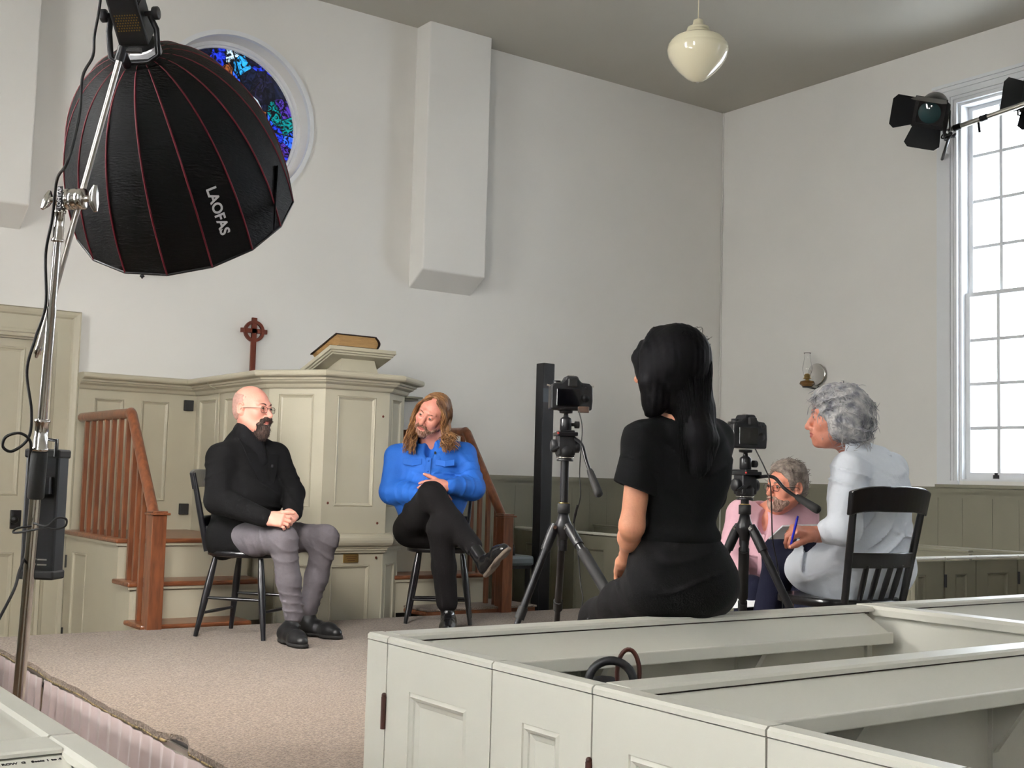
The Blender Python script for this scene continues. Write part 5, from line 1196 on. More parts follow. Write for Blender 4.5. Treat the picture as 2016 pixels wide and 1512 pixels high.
nR = D(.35, .9, .1); nL = D(-.5, -.6, -.3)
tp1 = hand_sdf(B, wR+dR*.012, dR, D(.25, .75, -.45), 1, ((.55, 1.0, .6), (.6, 1.05, .6), (.6, 1.1, .6), (.6, 1.1, .6)), .98, thumb=(.45, .85, .2), thumb_curl=.35)
tp2 = hand_sdf(B, wL+dL*.008, dL, D(-.55, .05, -.75), -1, ((.75, 1.1, .6), (.8, 1.1, .6), (.8, 1.1, .6), (.8, 1.1, .6)), .98, thumb=(.35, .9, .2), thumb_curl=.35)
p1 = field_obj('person', B, M['skin1'], None, .012, [(V3(H1.o), .125, .0026), (V3(hd), .085, .0030)], lipfn(H1))
tag(p1, 'bald bearded man with glasses in a black jacket and grey trousers, seated with clasped hands', 'person')
ORG[p1.name] = Vector((0, 0, 0)); eyes(H1, p1)
glasses(H1, p1, mat('tortoise_frame', srgb(70, 40, 26), .3), .0195, .106, square=True, z=-.005)
eyebrow(H1, p1, 'beard1', 70)
# beard and moustache, shorn side hair
G = Field(); s = H1.s
G.ell(H1(0, .052, -.094), (.046*s, .050*s, .040*s), H1.R, k=.02); G.ell(H1(0, .078, -.116), (.034*s, .032*s, .040*s), H1.R, k=.02)
for x in (-1, 1): G.chain([H1(x*.036, .072, -.082), H1(x*.029, .092, -.062), H1(x*.016, .104, -.0505), H1(0, .110, -.0480)], [.012, .010, .0085, .0070], k=.012)
G.ell(H1(0, .112, -.0650), (.017*s, .024*s, .0075*s), H1.R, 's', .006); G.ell(H1(0, -.012, -.14), (.06*s, .05*s, .05*s), H1.R, 's', .01)
rg = np.random.RandomState(4)
def fuzz(G, H, amp=.0022, f=260, seed=2):
    rg = np.random.RandomState(seed); ks = rg.normal(size=(5, 3)); ks = ks/np.linalg.norm(ks, axis=1)[:, None]*f*rg.uniform(.6, 1.3, (5, 1)); ph = rg.rand(5)*6.28
    def fn(P_):
        q = H.loc(P_); q = q*np.array([1, 1, .35]); return amp*sum(np.sin(q @ ks[i]+ph[i]) for i in range(5))*.5
    G.disp.append((fn, V3(H.o), 1.0))
fuzz(G, H1, .0016, 700); bd = field_obj('beard', G, 'beard1', p1, .0026, relax=0); fur('loose_hair', bd, 'beard1', bd, 900, .009, (0, 0, -.8), .0007, 2, .45)
def hair_shell(H, dz=0, grow=.004, cuts=(), k=.012):
    G = Field(); s = H.s
    G.ell(H(0, -.018, .032+dz), ((.074+grow)*s, (.094+grow)*s, (.083+grow)*s), H.R, k=.02*s); G.ell(H(0, -.03, -.02), ((.066+grow)*s, (.07+grow)*s, (.06+grow)*s), H.R, k=.03*s)
    return G
G = hair_shell(H1, grow=.0012); G.cut(H1(0, .022, 0), H1.f, .01); G.cut(H1(0, 0, .066), H1.u*1+H1.f*.25, .01); G.cut(H1(0, 0, -.058), -H1.u, .006)
fuzz(G, H1, .0006, 500, 5); field_obj('shaved_hair', G, mat('shaved_hair', srgb(178, 138, 126), .7, var=.3, vscale=90), p1, .0034, relax=0)
# jacket
A = Field()
A.ell(T1(0, .01, .015), (.190, .135, .180), T1.R, k=.05); A.ell(T1(0, .035, -.13), (.195, .165, .145), T1.R, k=.06); A.cone(T1(0, 0, -.14), hipc+Z_*.02, .165, .170, k=.05)
A.cone(T1(-.03, -.02, .150), T1(.03, -.02, .150), .070, .070, k=.06); A.cone(H1(0, -.025, -.125), T1(0, -.02, .14), .076, .09, k=.03)
for a in (sR, sL): A.cone(T1(0, -.01, .125), a, .070, .074, k=.05)
A.chain([sR, eR], [.080, .072], k=.03); A.chain([eR, wR-dR*.002], [.072, .047], k=.02); A.chain([sL, eL], [.078, .070], k=.03); A.chain([eL, wL-dL*.002], [.070, .047], k=.02)
A.cone(hpR+Z_*.02, hpR.lerp(kR, .30)-Z_*.02, .105, .07, k=.05); A.cone(hpL+Z_*.03, hpL.lerp(kL, .22), .10, .08, k=.05)
A.cut(wR-dR*.010, dR, .004)if 0 else None
A.ell(H1(0, .012, -.11), (.064, .075, .075), H1.R, 's', .008); A.ell(T1(0, .13, .16), (.045, .06, .12), T1.R, 's', .02)
A.cone(hpR-Z_*.01+D(-.03,0,0), hpR.lerp(kR, .22)-Z_*.02, .115, .085, k=.04); A.cut(hipc-Z_*.10, D(.30, 0, -1), .01)
for c, r, ax_, fq, am, *sd_ in ((eR, .12, (eR-sR), 60, .0045, 1), (eL, .12, (eL-sL), 60, .0045, 2), (eR.lerp(wR, .5), .1, (wR-eR), 55, .003, 3), (sR.lerp(eR, .3), .1, Z_, 45, .004, 4), (T1(0, .15, -.12), .16, D(.7, 0, .7), 36, .006, 5), (T1(.05, .13, .05), .15, D(.3, 0, 1), 34, .006, 6), (hpR, .14, D(.6, 0, .6), 42, .005, 7)): A.folds(c, r, ax_, fq, am, *sd_)
jk = field_obj('jacket', A, 'jacket1', p1, .0068, relax=1)
# lapels, collar, roll neck, shirt button line
def strip(name, m, pts, wdir, w, th, parent, nrm):
    mb = MB(); vs = []
    for i, p in enumerate(pts):
        ww = w[i] if isinstance(w, (list, tuple)) else w; nn_ = nrm[i] if isinstance(nrm, (list, tuple)) else nrm; wd = wdir[i] if isinstance(wdir, (list, tuple)) else wdir
        for a, b_ in ((-1, 0), (1, 0), (1, 1), (-1, 1)): vs.append(p+wd*(a*ww/2)+nn_*(b_*th))
    fs = [(4*i+q, 4*i+(q+1) % 4, 4*i+4+(q+1) % 4, 4*i+4+q) for i in range(len(pts)-1) for q in range(4)]+[(3, 2, 1, 0), tuple(range(4*len(pts)-4, 4*len(pts)))]
    mb.add(vs, fs, False); return obj(name, mb, m, parent, bevel=.002)
G = Field(); G.cone(H1(0, -.015, -.105), H1(0, -.02, -.14), .066, .074, k=.02); G.cone(H1(0, -.0, -.12), T1(0, .10, .06), .060, .045, k=.03); field_obj('roll_neck_top', G, 'knit1', p1, .008)
for sx in (1, -1):
    a = [T1(sx*.086, -.02, .195), T1(sx*.085, .065, .165), T1(sx*.075, .118, .10), T1(sx*.050, .148, .0), T1(sx*.022, .172, -.09)]
    strip('lapel', 'jacket1', a, T1.r, [.045, .06, .075, .05, .012], .010, jk, [T1.u, (T1.u+T1.f).normalized(), T1.f, T1.f, T1.f])
obj('lapel_microphone', MB().cyl(T1(-.035, .165, .03), T1(-.035, .165, .045), .006, 8), 'black', p1)
# trousers
A = Field(); A.ell(hipc-Z_*.01, (.17, .14, .10), T1.R, k=.04)
A.chain([hpR, hpR.lerp(kR, .5)-Z_*.004, kR], [.092, .085, .070], k=.03); A.chain([kR, kR.lerp(aR, .5), aR+Z_*.035], [.070, .060, .052], k=.03)
A.chain([hpL, hpL.lerp(kL, .5), kL], [.092, .085, .070], k=.03); A.chain([kL, kL.lerp(aL, .5), aL+Z_*.035], [.070, .060, .052], k=.03)
A.cut(Vector((0, 0, ST+.062)), -Z_, .004)
for c, r, ax_, fq, am, *sd_ in ((kR-Z_*.05, .10, Z_, 60, .0055, 11, 1.8), (kL-Z_*.05, .10, D(.5, 0, 1), 60, .0055, 12, 1.8), (aR+Z_*.09, .11, Z_, 60, .0045, 13, 2), (aL+Z_*.09, .11, Z_, 60, .0045, 14, 2), (kL.lerp(hpL, .3), .10, D(1, 0, .4), 55, .0055, 15), (kR.lerp(hpR, .3), .10, D(1, 0, .4), 55, .0055, 16), (kR.lerp(aR, .5), .12, D(.3, 0, 1), 50, .006, 17)): A.folds(c, r, ax_, fq, am, *sd_)
tr = field_obj('trousers', A, 'jeans1', p1, .0068, relax=1)
shoe('shoe', Vector((*P(556, 1252, 6.22).xy, ST+.004)), Vector((*P(556, 1252, 6.22).xy, ST+.004))+D(.52, -.85).normalized()*.29, Z_, p1, 'shoe', 'sole', Vector((aR.x, aR.y, ST+.10)))
shoe('shoe', Vector((*P(594, 1240, 6.52).xy, ST+.004)), Vector((*P(594, 1240, 6.52).xy, ST+.004))+D(.80, -.60).normalized()*.29, Z_, p1, 'shoe', 'sole', Vector((aL.x, aL.y, ST+.10)))
# ---- long-haired man in the blue shirt, seated right of the pulpit
M['skin2'] = skinmat('skin_ruddy', srgb(214, 146, 128), srgb(170, 92, 84)); M['shirt2'] = mat('blue_shirt', srgb(30, 98, 190), .75, bump=.7, bscale=15, var=.12, vscale=9)
M['trous2'] = mat('black_trousers', (.0085, .0075, .008), .85, bump=.2, bscale=260, spec=.25); M['boot'] = mat('black_boot', (.010, .010, .011), .22, coat=.3, bump=.1, bscale=30); M['bsole'] = mat('worn_sole', srgb(112, 100, 88), .8, var=.35, vscale=30)
M['hair2'] = mat('blond_brown_hair', srgb(150, 108, 66), .5, col2=srgb(92, 60, 38), vscale=26, stretch=(1, 1, .3)); M['beard2'] = furmat('grey_brown_beard', srgb(176, 140, 118), srgb(124, 84, 66))
H2 = Fr(P(852, 815, 7.12), D(-.40, -.88, -.24), D(.40, -.1, .90), 1.04); T2 = Fr(P(850, 925, 7.20), D(-.05, -1).normalized())
sR, sL = P(781, 899, 7.18), P(914, 895, 7.20); eR, eL = P(772, 968, 7.08), P(930, 960, 7.08); wR, wL = P(836, 972, 6.90), P(884, 958, 6.92)
hpR, hpL = P(808, 1042, 7.22), P(884, 1046, 7.26); kR, kL = P(850, 975, 6.80), P(868, 1040, 6.76); aR, aL = P(934, 1080, 6.74), P(880, 1192, 6.86)
hipc = (hpR+hpL)/2
B = Field(); head_sdf(B, H2, fat=.006)
B.cone(H2(0, -.02, -.06), T2(0, -.005, .17), .060, .068, k=.03); B.cone(H2(0, .03, -.09), T2(0, .04, .15), .045, .055, k=.03)
B.ell(T2(0, 0, .02), (.15, .09, .17), T2.R, k=.04); B.cone(T2(0, 0, -.05), hipc, .10, .11, k=.04)
for a, b_, c in ((sR, eR, wR), (sL, eL, wL)): B.cone(T2(0, 0, .10), a, .05, .045, k=.03); B.cone(a, b_, .040, .036, k=.02); B.cone(b_, c, .036, .030, k=.02)
dL = (P(834, 955, 6.84)-wL).normalized()
hand_sdf(B, wL+dL*.015, dL, D(-.1, .75, -.5), -1, ((.25, .35, .2), (.30, .45, .25), (.35, .5, .3), (.45, .6, .3)), 1.05, thumb=(.55, .95, .0), thumb_curl=.05)
dR = (P(868, 975, 6.92)-wR).normalized(); hand_sdf(B, wR+dR*.01, dR, D(0, .6, -.6), 1, ((.3, .4, .2),)*4, 1.0)
p2 = field_obj('person', B, M['skin2'], None, .012, [(V3(H2.o), .13, .0028), (V3(P(850, 950, 6.88)), .09, .0036)], lipfn(H2)); ORG[p2.name] = Vector((0, 0, 0))
tag(p2, 'long-haired bearded man in a bright blue shirt, seated with crossed legs and folded arms', 'person'); eyes(H2, p2); eyebrow(H2, p2, 'beard2', 60)
s = H2.s; G = Field()
G.ell(H2(0, .046, -.080), (.052*s, .052*s, .040*s), H2.R, k=.02); G.ell(H2(0, .066, -.106), (.036*s, .032*s, .026*s), H2.R, k=.02)
for x in (-1, 1): G.chain([H2(x*.062, .010, -.045), H2(x*.052, .045, -.070), H2(x*.040, .065, -.085)], [.010, .012, .012], k=.015); G.chain([H2(x*.034, .078, -.075), H2(x*.022, .097, -.056), H2(0, .106, -.0490)], [.009, .0075, .0055], k=.01)
G.ell(H2(0, .112, -.0655), (.020*s, .026*s, .0075*s), H2.R, 's', .005); G.ell(H2(0, .0, -.13), (.05*s, .05*s, .03*s), H2.R, 's', .01)
fuzz(G, H2, .0012, 700, 3); bd = field_obj('beard', G, 'beard2', p2, .0028, relax=0); fur('loose_hair', bd, 'beard2', bd, 500, .009, (0, 0, -.6), .0007, 2, .4)
# hair cap + long wavy locks
G = hair_shell(H2, grow=.010); G.ell(H2(0, .062, .026), (.062*s, .070*s, .082*s), H2.R, 's', .02); G.ell(H2(0, .07, -.05), (.075*s, .07*s, .07*s), H2.R, 's', .02); G.chain([H2(-.078, -.02, .0), P(880, 842, 7.12), P(876, 862, 7.08)], [.022, .018, .010], k=.03); G.chain([H2(.076, -.02, .0), P(812, 858, 7.14), P(806, 872, 7.08)], [.018, .020, .010], k=.03); fuzz(G, H2, .0018, 420, 6)
field_obj('hair', G, 'hair2', p2, .004, relax=0)
def longhair(H, rr, n, ends, wave=.010, r=(.003, .006), roots=None):
    out = []
    for i in range(n):
        side = rr.choice((-1, 1)); ph = rr.uniform(-.15, 1.0); root = H(side*(.015+.05*abs(math.sin(ph*1.5)))*1.0, .045-.10*ph, .112-.03*abs(ph)-.02*rr.random())
        e0, e1 = ends[side]; end = e0.lerp(e1, rr.random())+Vector((rr.uniform(-.008, .008), rr.uniform(-.015, .015), rr.uniform(-.03, .05)))
        m1 = H(side*(.080+rr.uniform(0, .012)), .035-.085*ph, .035); m2 = H(side*(.088+rr.uniform(0, .014)), .020-.06*ph, -.045); pts = [root, m1, m2, m2.lerp(end, .35), m2.lerp(end, .7), end]; c = bez(pts, 5); w = rr.choice((0, 1.3, 2.6, 4.0, 5.2))+rr.uniform(-.3, .3)+side; L = len(c)
        c = [p+H.r*(wave*min(1, k/L*1.5)*math.sin(k*.55+w))+H.f*(wave*.8*min(1, k/L*1.5)*math.cos(k*.5+w)) for k, p in enumerate(c)]; out.append((c, rr.uniform(*r)))
    return out
rr = random.Random(12)
E_ = {1: (P(797, 884, 7.03), P(812, 886, 7.00)), -1: (P(868, 886, 6.99), P(902, 876, 7.08))}
locks('hair_locks', p2, 'hair2', longhair(H2, rr, 260, E_, .0125, (.0028, .0055)), n=5)['kind'] = 'stuff'
# shirt
A = Field()
A.ell(T2(0, .02, .01), (.215, .150, .185), T2.R, k=.05); A.ell(T2(0, .05, -.15), (.225, .185, .16), T2.R, k=.06); A.cone(T2(0, 0, -.18), hipc+Z_*.03, .19, .19, k=.05)
A.cone(T2(-.03, -.02, .145), T2(.03, -.02, .145), .072, .072, k=.05)
for a in (sR, sL): A.cone(T2(0, -.01, .11), a, .070, .066, k=.05)
A.chain([sR, eR], [.070, .074], k=.03); A.chain([eR, wR], [.074, .050], k=.02); A.chain([sL, eL], [.070, .074], k=.03); A.chain([eL, wL-dL*.012], [.074, .046], k=.02)
A.ell(H2(0, .01, -.12), (.064, .07, .075), H2.R, 's', .008); A.ell(T2(.0, .16, .16), (.035, .08, .10), T2.R, 's', .012)
A.cut(hipc-Z_*.02, D(.0, -.25, -1), .01)
for c, r, ax_, fq, am, *sd_ in ((eR, .12, (eR-sR), 60, .007, 1), (eL, .12, (eL-sL), 60, .007, 2), (eR.lerp(wR, .5), .1, (wR-eR), 60, .006, 3), (eL.lerp(wL, .4), .1, (wL-eL), 60, .006, 8), (T2(-.08, .15, .02), .14, D(.5, 0, .8), 38, .006, 5), (T2(.10, .15, -.0), .14, D(-.6, 0, .8), 38, .006, 6), (T2(0, .2, -.12), .16, Z_, 40, .006, 7)): A.folds(c, r, ax_, fq, am, sd_[0], 1.6)
sh = field_obj('shirt', A, 'shirt2', p2, .0068, relax=1)
for sx, w in ((-1, .10), (1, .10)):                                   # chest pockets with flaps, collar
    o_ = T2(sx*.095, .172, -.035); ps = [T2(sx*.095-.055, .163, .045), T2(sx*.095, .172, .036), T2(sx*.095+.055, .163, .045)]
    strip('pocket_flap', 'shirt2', ps, T2.u, .035, .004, sh, T2.f)
def collar(T, z, w, m, par, front=.15, drop=.09):
    G = Field(); G.chain([T(0, -.075, z+.008), T(w*.7, -.055, z+.006), T(w, .0, z), T(w*.88, front*.45, z-drop*.35), T(w*.55, front*.85, z-drop*.75)], [.013, .013, .014, .014, .009], k=.008); G.chain([T(0, -.075, z+.008), T(-w*.7, -.055, z+.006), T(-w, .0, z), T(-w*.88, front*.45, z-drop*.35), T(-w*.55, front*.85, z-drop*.75)], [.013, .013, .014, .014, .009], k=.008)
    for s_ in (-1, 1): G.chain([T(s_*w*.9, front*.5, z-drop*.45), T(s_*w*.95, front*.85, z-drop*1.0)], [.012, .006], k=.01); G.chain([T(s_*w*.6, front*.85, z-drop*.8), T(s_*w*.8, front*.95, z-drop*1.1)], [.009, .005], k=.01)
    return field_obj('collar', G, m, par, .005)
collar(T2, .170, .082, 'shirt2', sh, .16, .10)
strip('button_placket', 'shirt2', [T2(0, .165, .07), T2(0, .178, .02), T2(0, .200, -.05), T2(0, .222, -.12)], T2.r, .03, .004, sh, T2.f)
for z, y in ((.05, .176), (-.01, .192), (-.07, .216)): obj('button', MB().lathe(T2(0, y, z), [(0, .003), (.005, .002), (.0055, 0)], T2.f, 10), 'shirt2', sh)
obj('lapel_microphone', MB().cyl(T2(-.035, .155, .09), T2(-.035, .155, .105), .006, 8), 'black', p2)
A = Field(); A.ell(hipc-Z_*.01, (.20, .16, .105), T2.R, k=.04)
A.chain([hpR, hpR.lerp(kR, .5)+Z_*.0, kR], [.105, .098, .075], k=.03); A.chain([kR, kR.lerp(aR, .5)-Z_*.012, aR-(aR-kR).normalized()*.02], [.075, .068, .056], k=.03)
A.chain([hpL, hpL.lerp(kL, .5), kL], [.105, .095, .075], k=.03); A.chain([kL, kL.lerp(aL, .5), aL+Z_*.02], [.075, .066, .062], k=.03)
A.cut(aR-(aR-kR).normalized()*.0, (aR-kR), .004) if 0 else None
for c, r, ax_, fq, am, *sd_ in ((kR, .12, D(.6, 0, 1), 60, .004, 21), (kR.lerp(aR, .6), .12, D(.6, 0, -1), 55, .004, 22), (aL+Z_*.12, .14, Z_, 50, .004, 23), (hpR.lerp(kR, .3), .12, D(1, 0, .5), 45, .005, 24)): A.folds(c, r, ax_, fq, am, sd_[0], 1.6)
field_obj('trousers', A, 'trous2', p2, .0068, relax=1)
# boots: the raised one shows its sole
tf = D(.40, -.72, .56).normalized(); nb = D(.62, -.30, -.60)
heel = P(960, 1136, 6.66); shoe('boot', heel, heel+tf*.285, -nb, p2, 'boot', 'bsole', aR+(aR-kR).normalized()*-.03)
hl = Vector((*P(884, 1215, 6.90).xy, ST+.004)); shoe('boot', hl, hl+D(.02, -1).normalized()*.285, Z_, p2, 'boot', 'bsole', Vector((aL.x, aL.y, ST+.14)))
# ---- woman in black seen from behind, sitting on the pew rail
M['skin3'] = skinmat('skin_warm', srgb(214, 150, 118), srgb(170, 96, 86)); M['tee3'] = mat('black_jersey', (.0050, .0050, .0056), .85, bump=.12, bscale=300, spec=.2); M['trous3'] = mat('black_cotton', (.0055, .0050, .0056), .85, bump=.15, bscale=260, spec=.25)
M['hair3'] = mat('black_hair', (.0055, .0050, .006), .6, bump=.06, bscale=160, stretch=(1, 1, .03), spec=.12)
d3 = 3.52; FT3 = D(-.28, .96).normalized(); T3 = Fr(P(1340, 930, d3), FT3); H3 = Fr(P(1320, 722, 3.50), D(-.80, .60, -.02), Z_, .93)
sL, sR = P(1266, 870, 3.46), P(1403, 866, 3.60); eL, eR = P(1244, 1036, 3.44), P(1392, 1000, 3.80); wL = P(1236, 1098, 3.62); wR = P(1330, 1080, 3.86)
hpL, hpR = P(1285, 1150, 3.50), P(1392, 1146, 3.60); hipc = (hpL+hpR)/2; hipc.z = .95+.105
for h in (hpL, hpR): h.z = .95+.068
kL = hpL+D(-.115, .40, -.13); kR = hpR+D(-.04, .42, -.09); aL = kL+Vector((-.02, -.02, 0)); aL.z = ST+.09; aR = kR+Vector((0, -.03, 0)); aR.z = ST+.09
B = Field(); head_sdf(B, H3)
B.cone(H3(0, -.02, -.06), T3(0, -.02, .17), .050, .054, k=.03); B.ell(T3(0, 0, .03), (.125, .07, .15), T3.R, k=.04); B.cone(T3(0, 0, -.05), hipc, .09, .10, k=.04)
for a, b_, c in ((sL, eL, wL), (sR, eR, wR)): B.cone(T3(0, 0, .11), a, .045, .042, k=.03); B.cone(a, b_, .040, .034, k=.02); B.chain([b_, b_.lerp(c, .35), c], [.034, .034, .023], k=.02)
dL = (D(.0, .82, -.5)).normalized()
hand_sdf(B, wL+dL*.008, dL, D(.1, -.5, -.8), -1, ((.5, .8, .5), (.55, .9, .5), (.6, .9, .5), (.6, .9, .5)), .92, thumb=(.8, .5, .1), thumb_curl=.2)
hand_sdf(B, wR, D(-.7, .2, -.4), D(0, .3, -.9), -1, (.5, .6, .4), .92)
p3 = field_obj('person', B, M['skin3'], None, .010, [(V3(H3.o), .12, .0045), (V3(wL+dL*.06), .08, .0034), (V3(eL), .16, .006)], lipfn(H3)); ORG[p3.name] = Vector((0, 0, 0))
tag(p3, 'woman with long black hair in black T-shirt and trousers, back turned, sitting on pew rail', 'person'); eyes(H3, p3)
# hair
G = hair_shell(H3, grow=.012); G.ell(H3(0, -.015, .02), (.080, .095, .094), H3.R, k=.02)
G.ell(H3(0, .100, -.035), (.05, .06, .075), H3.R, 's', .02)
G.chain([H3(-.03, .035, .10), H3(-.068, .030, .03), H3(-.068, .030, -.05), P(1284, 790, 3.47), P(1276, 816, 3.46)], [.018, .026, .030, .024, .008], k=.03); G.chain([H3(-.02, .085, .07), H3(-.03, .098, .03), H3(-.04, .085, -.03)], [.016, .016, .012], k=.02); G.chain([P(1300, 740, 3.46), P(1298, 785, 3.47), P(1292, 808, 3.46)], [.04, .030, .014], k=.03)
G.chain([H3(0, -.03, .03), P(1340, 725, 3.52), P(1362, 800, 3.48), P(1374, 860, 3.43), P(1372, 915, 3.42), P(1368, 952, 3.42)], [.078, .074, .050, .040, .026, .008], k=.04)
G.chain([P(1366, 740, 3.53), P(1378, 815, 3.49), P(1392, 870, 3.45), P(1396, 925, 3.44)], [.045, .034, .026, .008], k=.03)
G.chain([H3(-.05, -.03, .0), P(1300, 770, 3.52), P(1318, 795, 3.50)], [.055, .035, .02], k=.03)
rg = np.random.RandomState(9)
def strandfn(P_):
    q = (P_-np.array(P(1345, 800, 3.5))); x = q @ np.array(rt0); y = q @ np.array(fh); z = q[:, 2]
    return .0007*np.sin(x*330+np.sin(z*9)*2.2+y*90)+.0006*np.sin(x*720+z*12+1)+.0005*np.sin(y*500+z*6)
G.disp.append((strandfn, V3(P(1345, 800, 3.5)), 2.0)); hr = field_obj('hair', G, 'hair3', p3, .0042)
rr = random.Random(5); st_ = []
for i in range(150):                                       # free straight strands over the mass
    t = rr.random(); x0 = 1290+85*t; top_ = H3(rr.uniform(-.07, .07), -.06-.05*rr.random(), .10-.03*rr.random()); e = P(1340+58*t+rr.uniform(-12, 12), 880+80*rr.random()-30*abs(t-.5), 3.40+rr.uniform(-.02, .01))
    m1 = P(1310+90*t, 715+rr.uniform(-20, 20), 3.405+.10*abs(t-.55)); m2 = P(1330+68*t, 800+rr.uniform(-10, 10), 3.41+.06*abs(t-.5)); c = bez([top_, m1, m2, e], 5); st_.append((c, rr.uniform(.0007, .0016)))
for i in range(26):
    a = H3(rr.uniform(-.03, .05), rr.uniform(-.08, .06), .112); b_ = a+Vector((rr.uniform(-.03, .03), rr.uniform(-.03, .03), rr.uniform(.004, .016))); c = b_+Vector((rr.uniform(-.04, .04), rr.uniform(-.03, .03), -.02)); st_.append((bez([a, b_, c], 4), .0006))
locks('hair_strands', p3, 'hair3', st_, n=4)['kind'] = 'stuff'
A = Field(); A.ell(T3(0, .0, .02), (.156, .102, .16), T3.R, k=.05); A.cone(T3(0, 0, .02), T3(-.0, .01, -.17), .113, .100, k=.06); A.ell(T3(0, .01, -.185), (.127, .112, .045), T3.R, k=.03)
A.cone(T3(-.03, -.015, .10), T3(.03, -.015, .10), .055, .055, k=.06)
for a in (sL, sR): A.cone(T3(0, -.01, .090), a, .056, .054, k=.04)
A.chain([sL, sL.lerp(eL, .36)], [.060, .058], k=.03); A.chain([sR, sR.lerp(eR, .8)], [.060, .058], k=.03)
A.cone(H3(0, -.02, -.10), T3(0, -.01, .155), .052, .062, 's', .01); A.cut(sL.lerp(eL, .60), D(-.25, 0, -1), .004) if 0 else None
hem = sL.lerp(eL, .60); 
Q = Field(); 
A.box(hem+Vector((0, 0, -.05)), (.10, .10, .045), .004, None, 's', .006) if 0 else None
for c, r, ax_, fq, am, sd_ in ((T3(0, -.1, -.16), .16, D(.15, 0, 1), 70, .006, 1), (T3(.08, -.1, -.05), .13, D(-.6, 0, 1), 45, .004, 2), (T3(-.1, -.08, .05), .12, D(.7, 0, .7), 40, .004, 3)): A.folds(c, r, ax_, fq, am, sd_, 1.5)
A.cone(hem-Z_*.005, hem-Z_*.10+(eL-sL).normalized()*0, .0, .0) if 0 else None
field_obj('t_shirt', A, 'tee3', p3, .0068, relax=1)
G = Field(); G.cone(sL.lerp(eL, .20), sL.lerp(eL, .60)+D(-.004, 0), .060, .068, k=.01); ax3 = (eL-sL).normalized(); G.cut(sL.lerp(eL, .575), ax3+D(-.25, 0), .003); G.cone(sL.lerp(eL, .48), sL.lerp(eL, .75), .050, .058, 's', .004); field_obj('sleeve', G, 'tee3', p3, .0055)
A = Field(); A.ell(T3(0, .0, -.24), (.132, .112, .10), T3.R, k=.06); A.ell(hipc+Z_*.010+D(.0, .0), (.156, .140, .114), T3.R, k=.05); A.ell(hipc+Vector((0, -.03, -.02)), (.148, .122, .10), T3.R, k=.05)
for h, k_, a in ((hpL, kL, aL), (hpR, kR, aR)): A.chain([h, h.lerp(k_, .5), k_], [.088, .076, .064], k=.04); A.chain([k_, a+Z_*.01], [.070, .050], k=.03)
for c, r, ax_, fq, am, sd_ in ((hipc+Vector((-.05, -.12, .02)), .16, D(.2, 0, 1), 45, .004, 4), (hpL+Vector((-.06, .1, .05)), .14, D(1, 0, .5), 50, .004, 5)): A.folds(c, r, ax_, fq, am, sd_, 1.5)
A.box(Vector((2.45, 2.50, .93)), (.4, .022, .02), .003, None, 's', .004) if 0 else None
field_obj('trousers', A, 'trous3', p3, .0068, relax=1)
for a in (aL, aR): hl = Vector((a.x-.01, a.y-.05, ST+.004)); shoe('shoe', hl, hl+Vector((-.12, 1, 0)).normalized()*.25, Z_, p3, 'shoe', 'sole', Vector((a.x, a.y, ST+.09)), .9)
# ---- grey-haired woman in the white shirt, writing
M['skin4'] = skinmat('skin_pale', srgb(206, 138, 116), srgb(160, 88, 80)); M['shirt4'] = mat('white_linen', srgb(228, 234, 243), .8, bump=.9, bscale=16, var=.05, vscale=10); M['navy'] = mat('navy_trousers', srgb(22, 24, 44), .85, bump=.15, bscale=240, spec=.25)
M['hair4'] = mat('grey_hair', srgb(196, 194, 192), .55, col2=srgb(122, 124, 132), vscale=30, bump=.3, bscale=120)
FT4 = D(-.72, .62).normalized(); T4 = Fr(P(1712, 985, 4.74), FT4, D(-.10, 0, 1)); H4 = Fr(P(1648, 822, 4.72), D(-.97, .16, -.04), D(-.03, 0, 1), 1.0)
sL, sR = P(1672, 925, 4.58), P(1752, 925, 4.84); eL, eR = P(1662, 1040, 4.50), P(1700, 1050, 4.98); wL, wR = P(1606, 1052, 4.52), P(1610, 1060, 5.02)
hpL, hpR = P(1672, 1130, 4.66), P(1745, 1125, 4.84); hipc = (hpL+hpR)/2; seatz = ST+.444
for h in (hpL, hpR): h.z = seatz+.09
hipc.z = seatz+.10; kL = P(1545, 1092, 4.92); kR = P(1600, 1125, 5.18); aL = P(1495, 1255, 4.95); aL.z = ST+.22; aR = Vector((kR.x-.03, kR.y+.03, ST+.09))
kL = P(1540, 1098, 4.90)
B = Field(); head_sdf(B, H4, nose=.955); B.cone(H4(0, -.005, -.06), T4(0, .03, .15), .044, .050, k=.03); B.ell(T4(0, 0, .03), (.14, .08, .16), T4.R, k=.04); B.cone(T4(0, 0, -.05), hipc, .10, .11, k=.04)
for a, b_, c in ((sL, eL, wL), (sR, eR, wR)): B.cone(T4(0, 0, .11), a, .045, .042, k=.03); B.cone(a, b_, .040, .036, k=.02); B.chain([b_, b_.lerp(c, .4), c], [.036, .036, .025], k=.02)
dL = (P(1572, 1046, 4.50)-wL).normalized(); 
tp = hand_sdf(B, wL+dL*.005, dL, D(-.15, .35, -.9), 1, ((.75, .8, .4), (.85, .8, .4), (.95, .9, .5), (1.05, .9, .5)), .98, thumb=(.35, .9, .35), thumb_curl=.3)
hand_sdf(B, wR, D(-.8, -.1, -.2), D(0, -.1, .95), -1, (.4, .5, .3), .95)
p4 = field_obj('person', B, M['skin4'], None, .011, [(V3(H4.o), .125, .0032), (V3(P(1570, 1055, 4.5)), .085, .0032)], lipfn(H4)); ORG[p4.name] = Vector((0, 0, 0))
tag(p4, 'grey-haired woman in a white linen shirt writing on her lap, on a black chair', 'person'); eyes(H4, p4); eyebrow(H4, p4, 'hair4', 40)
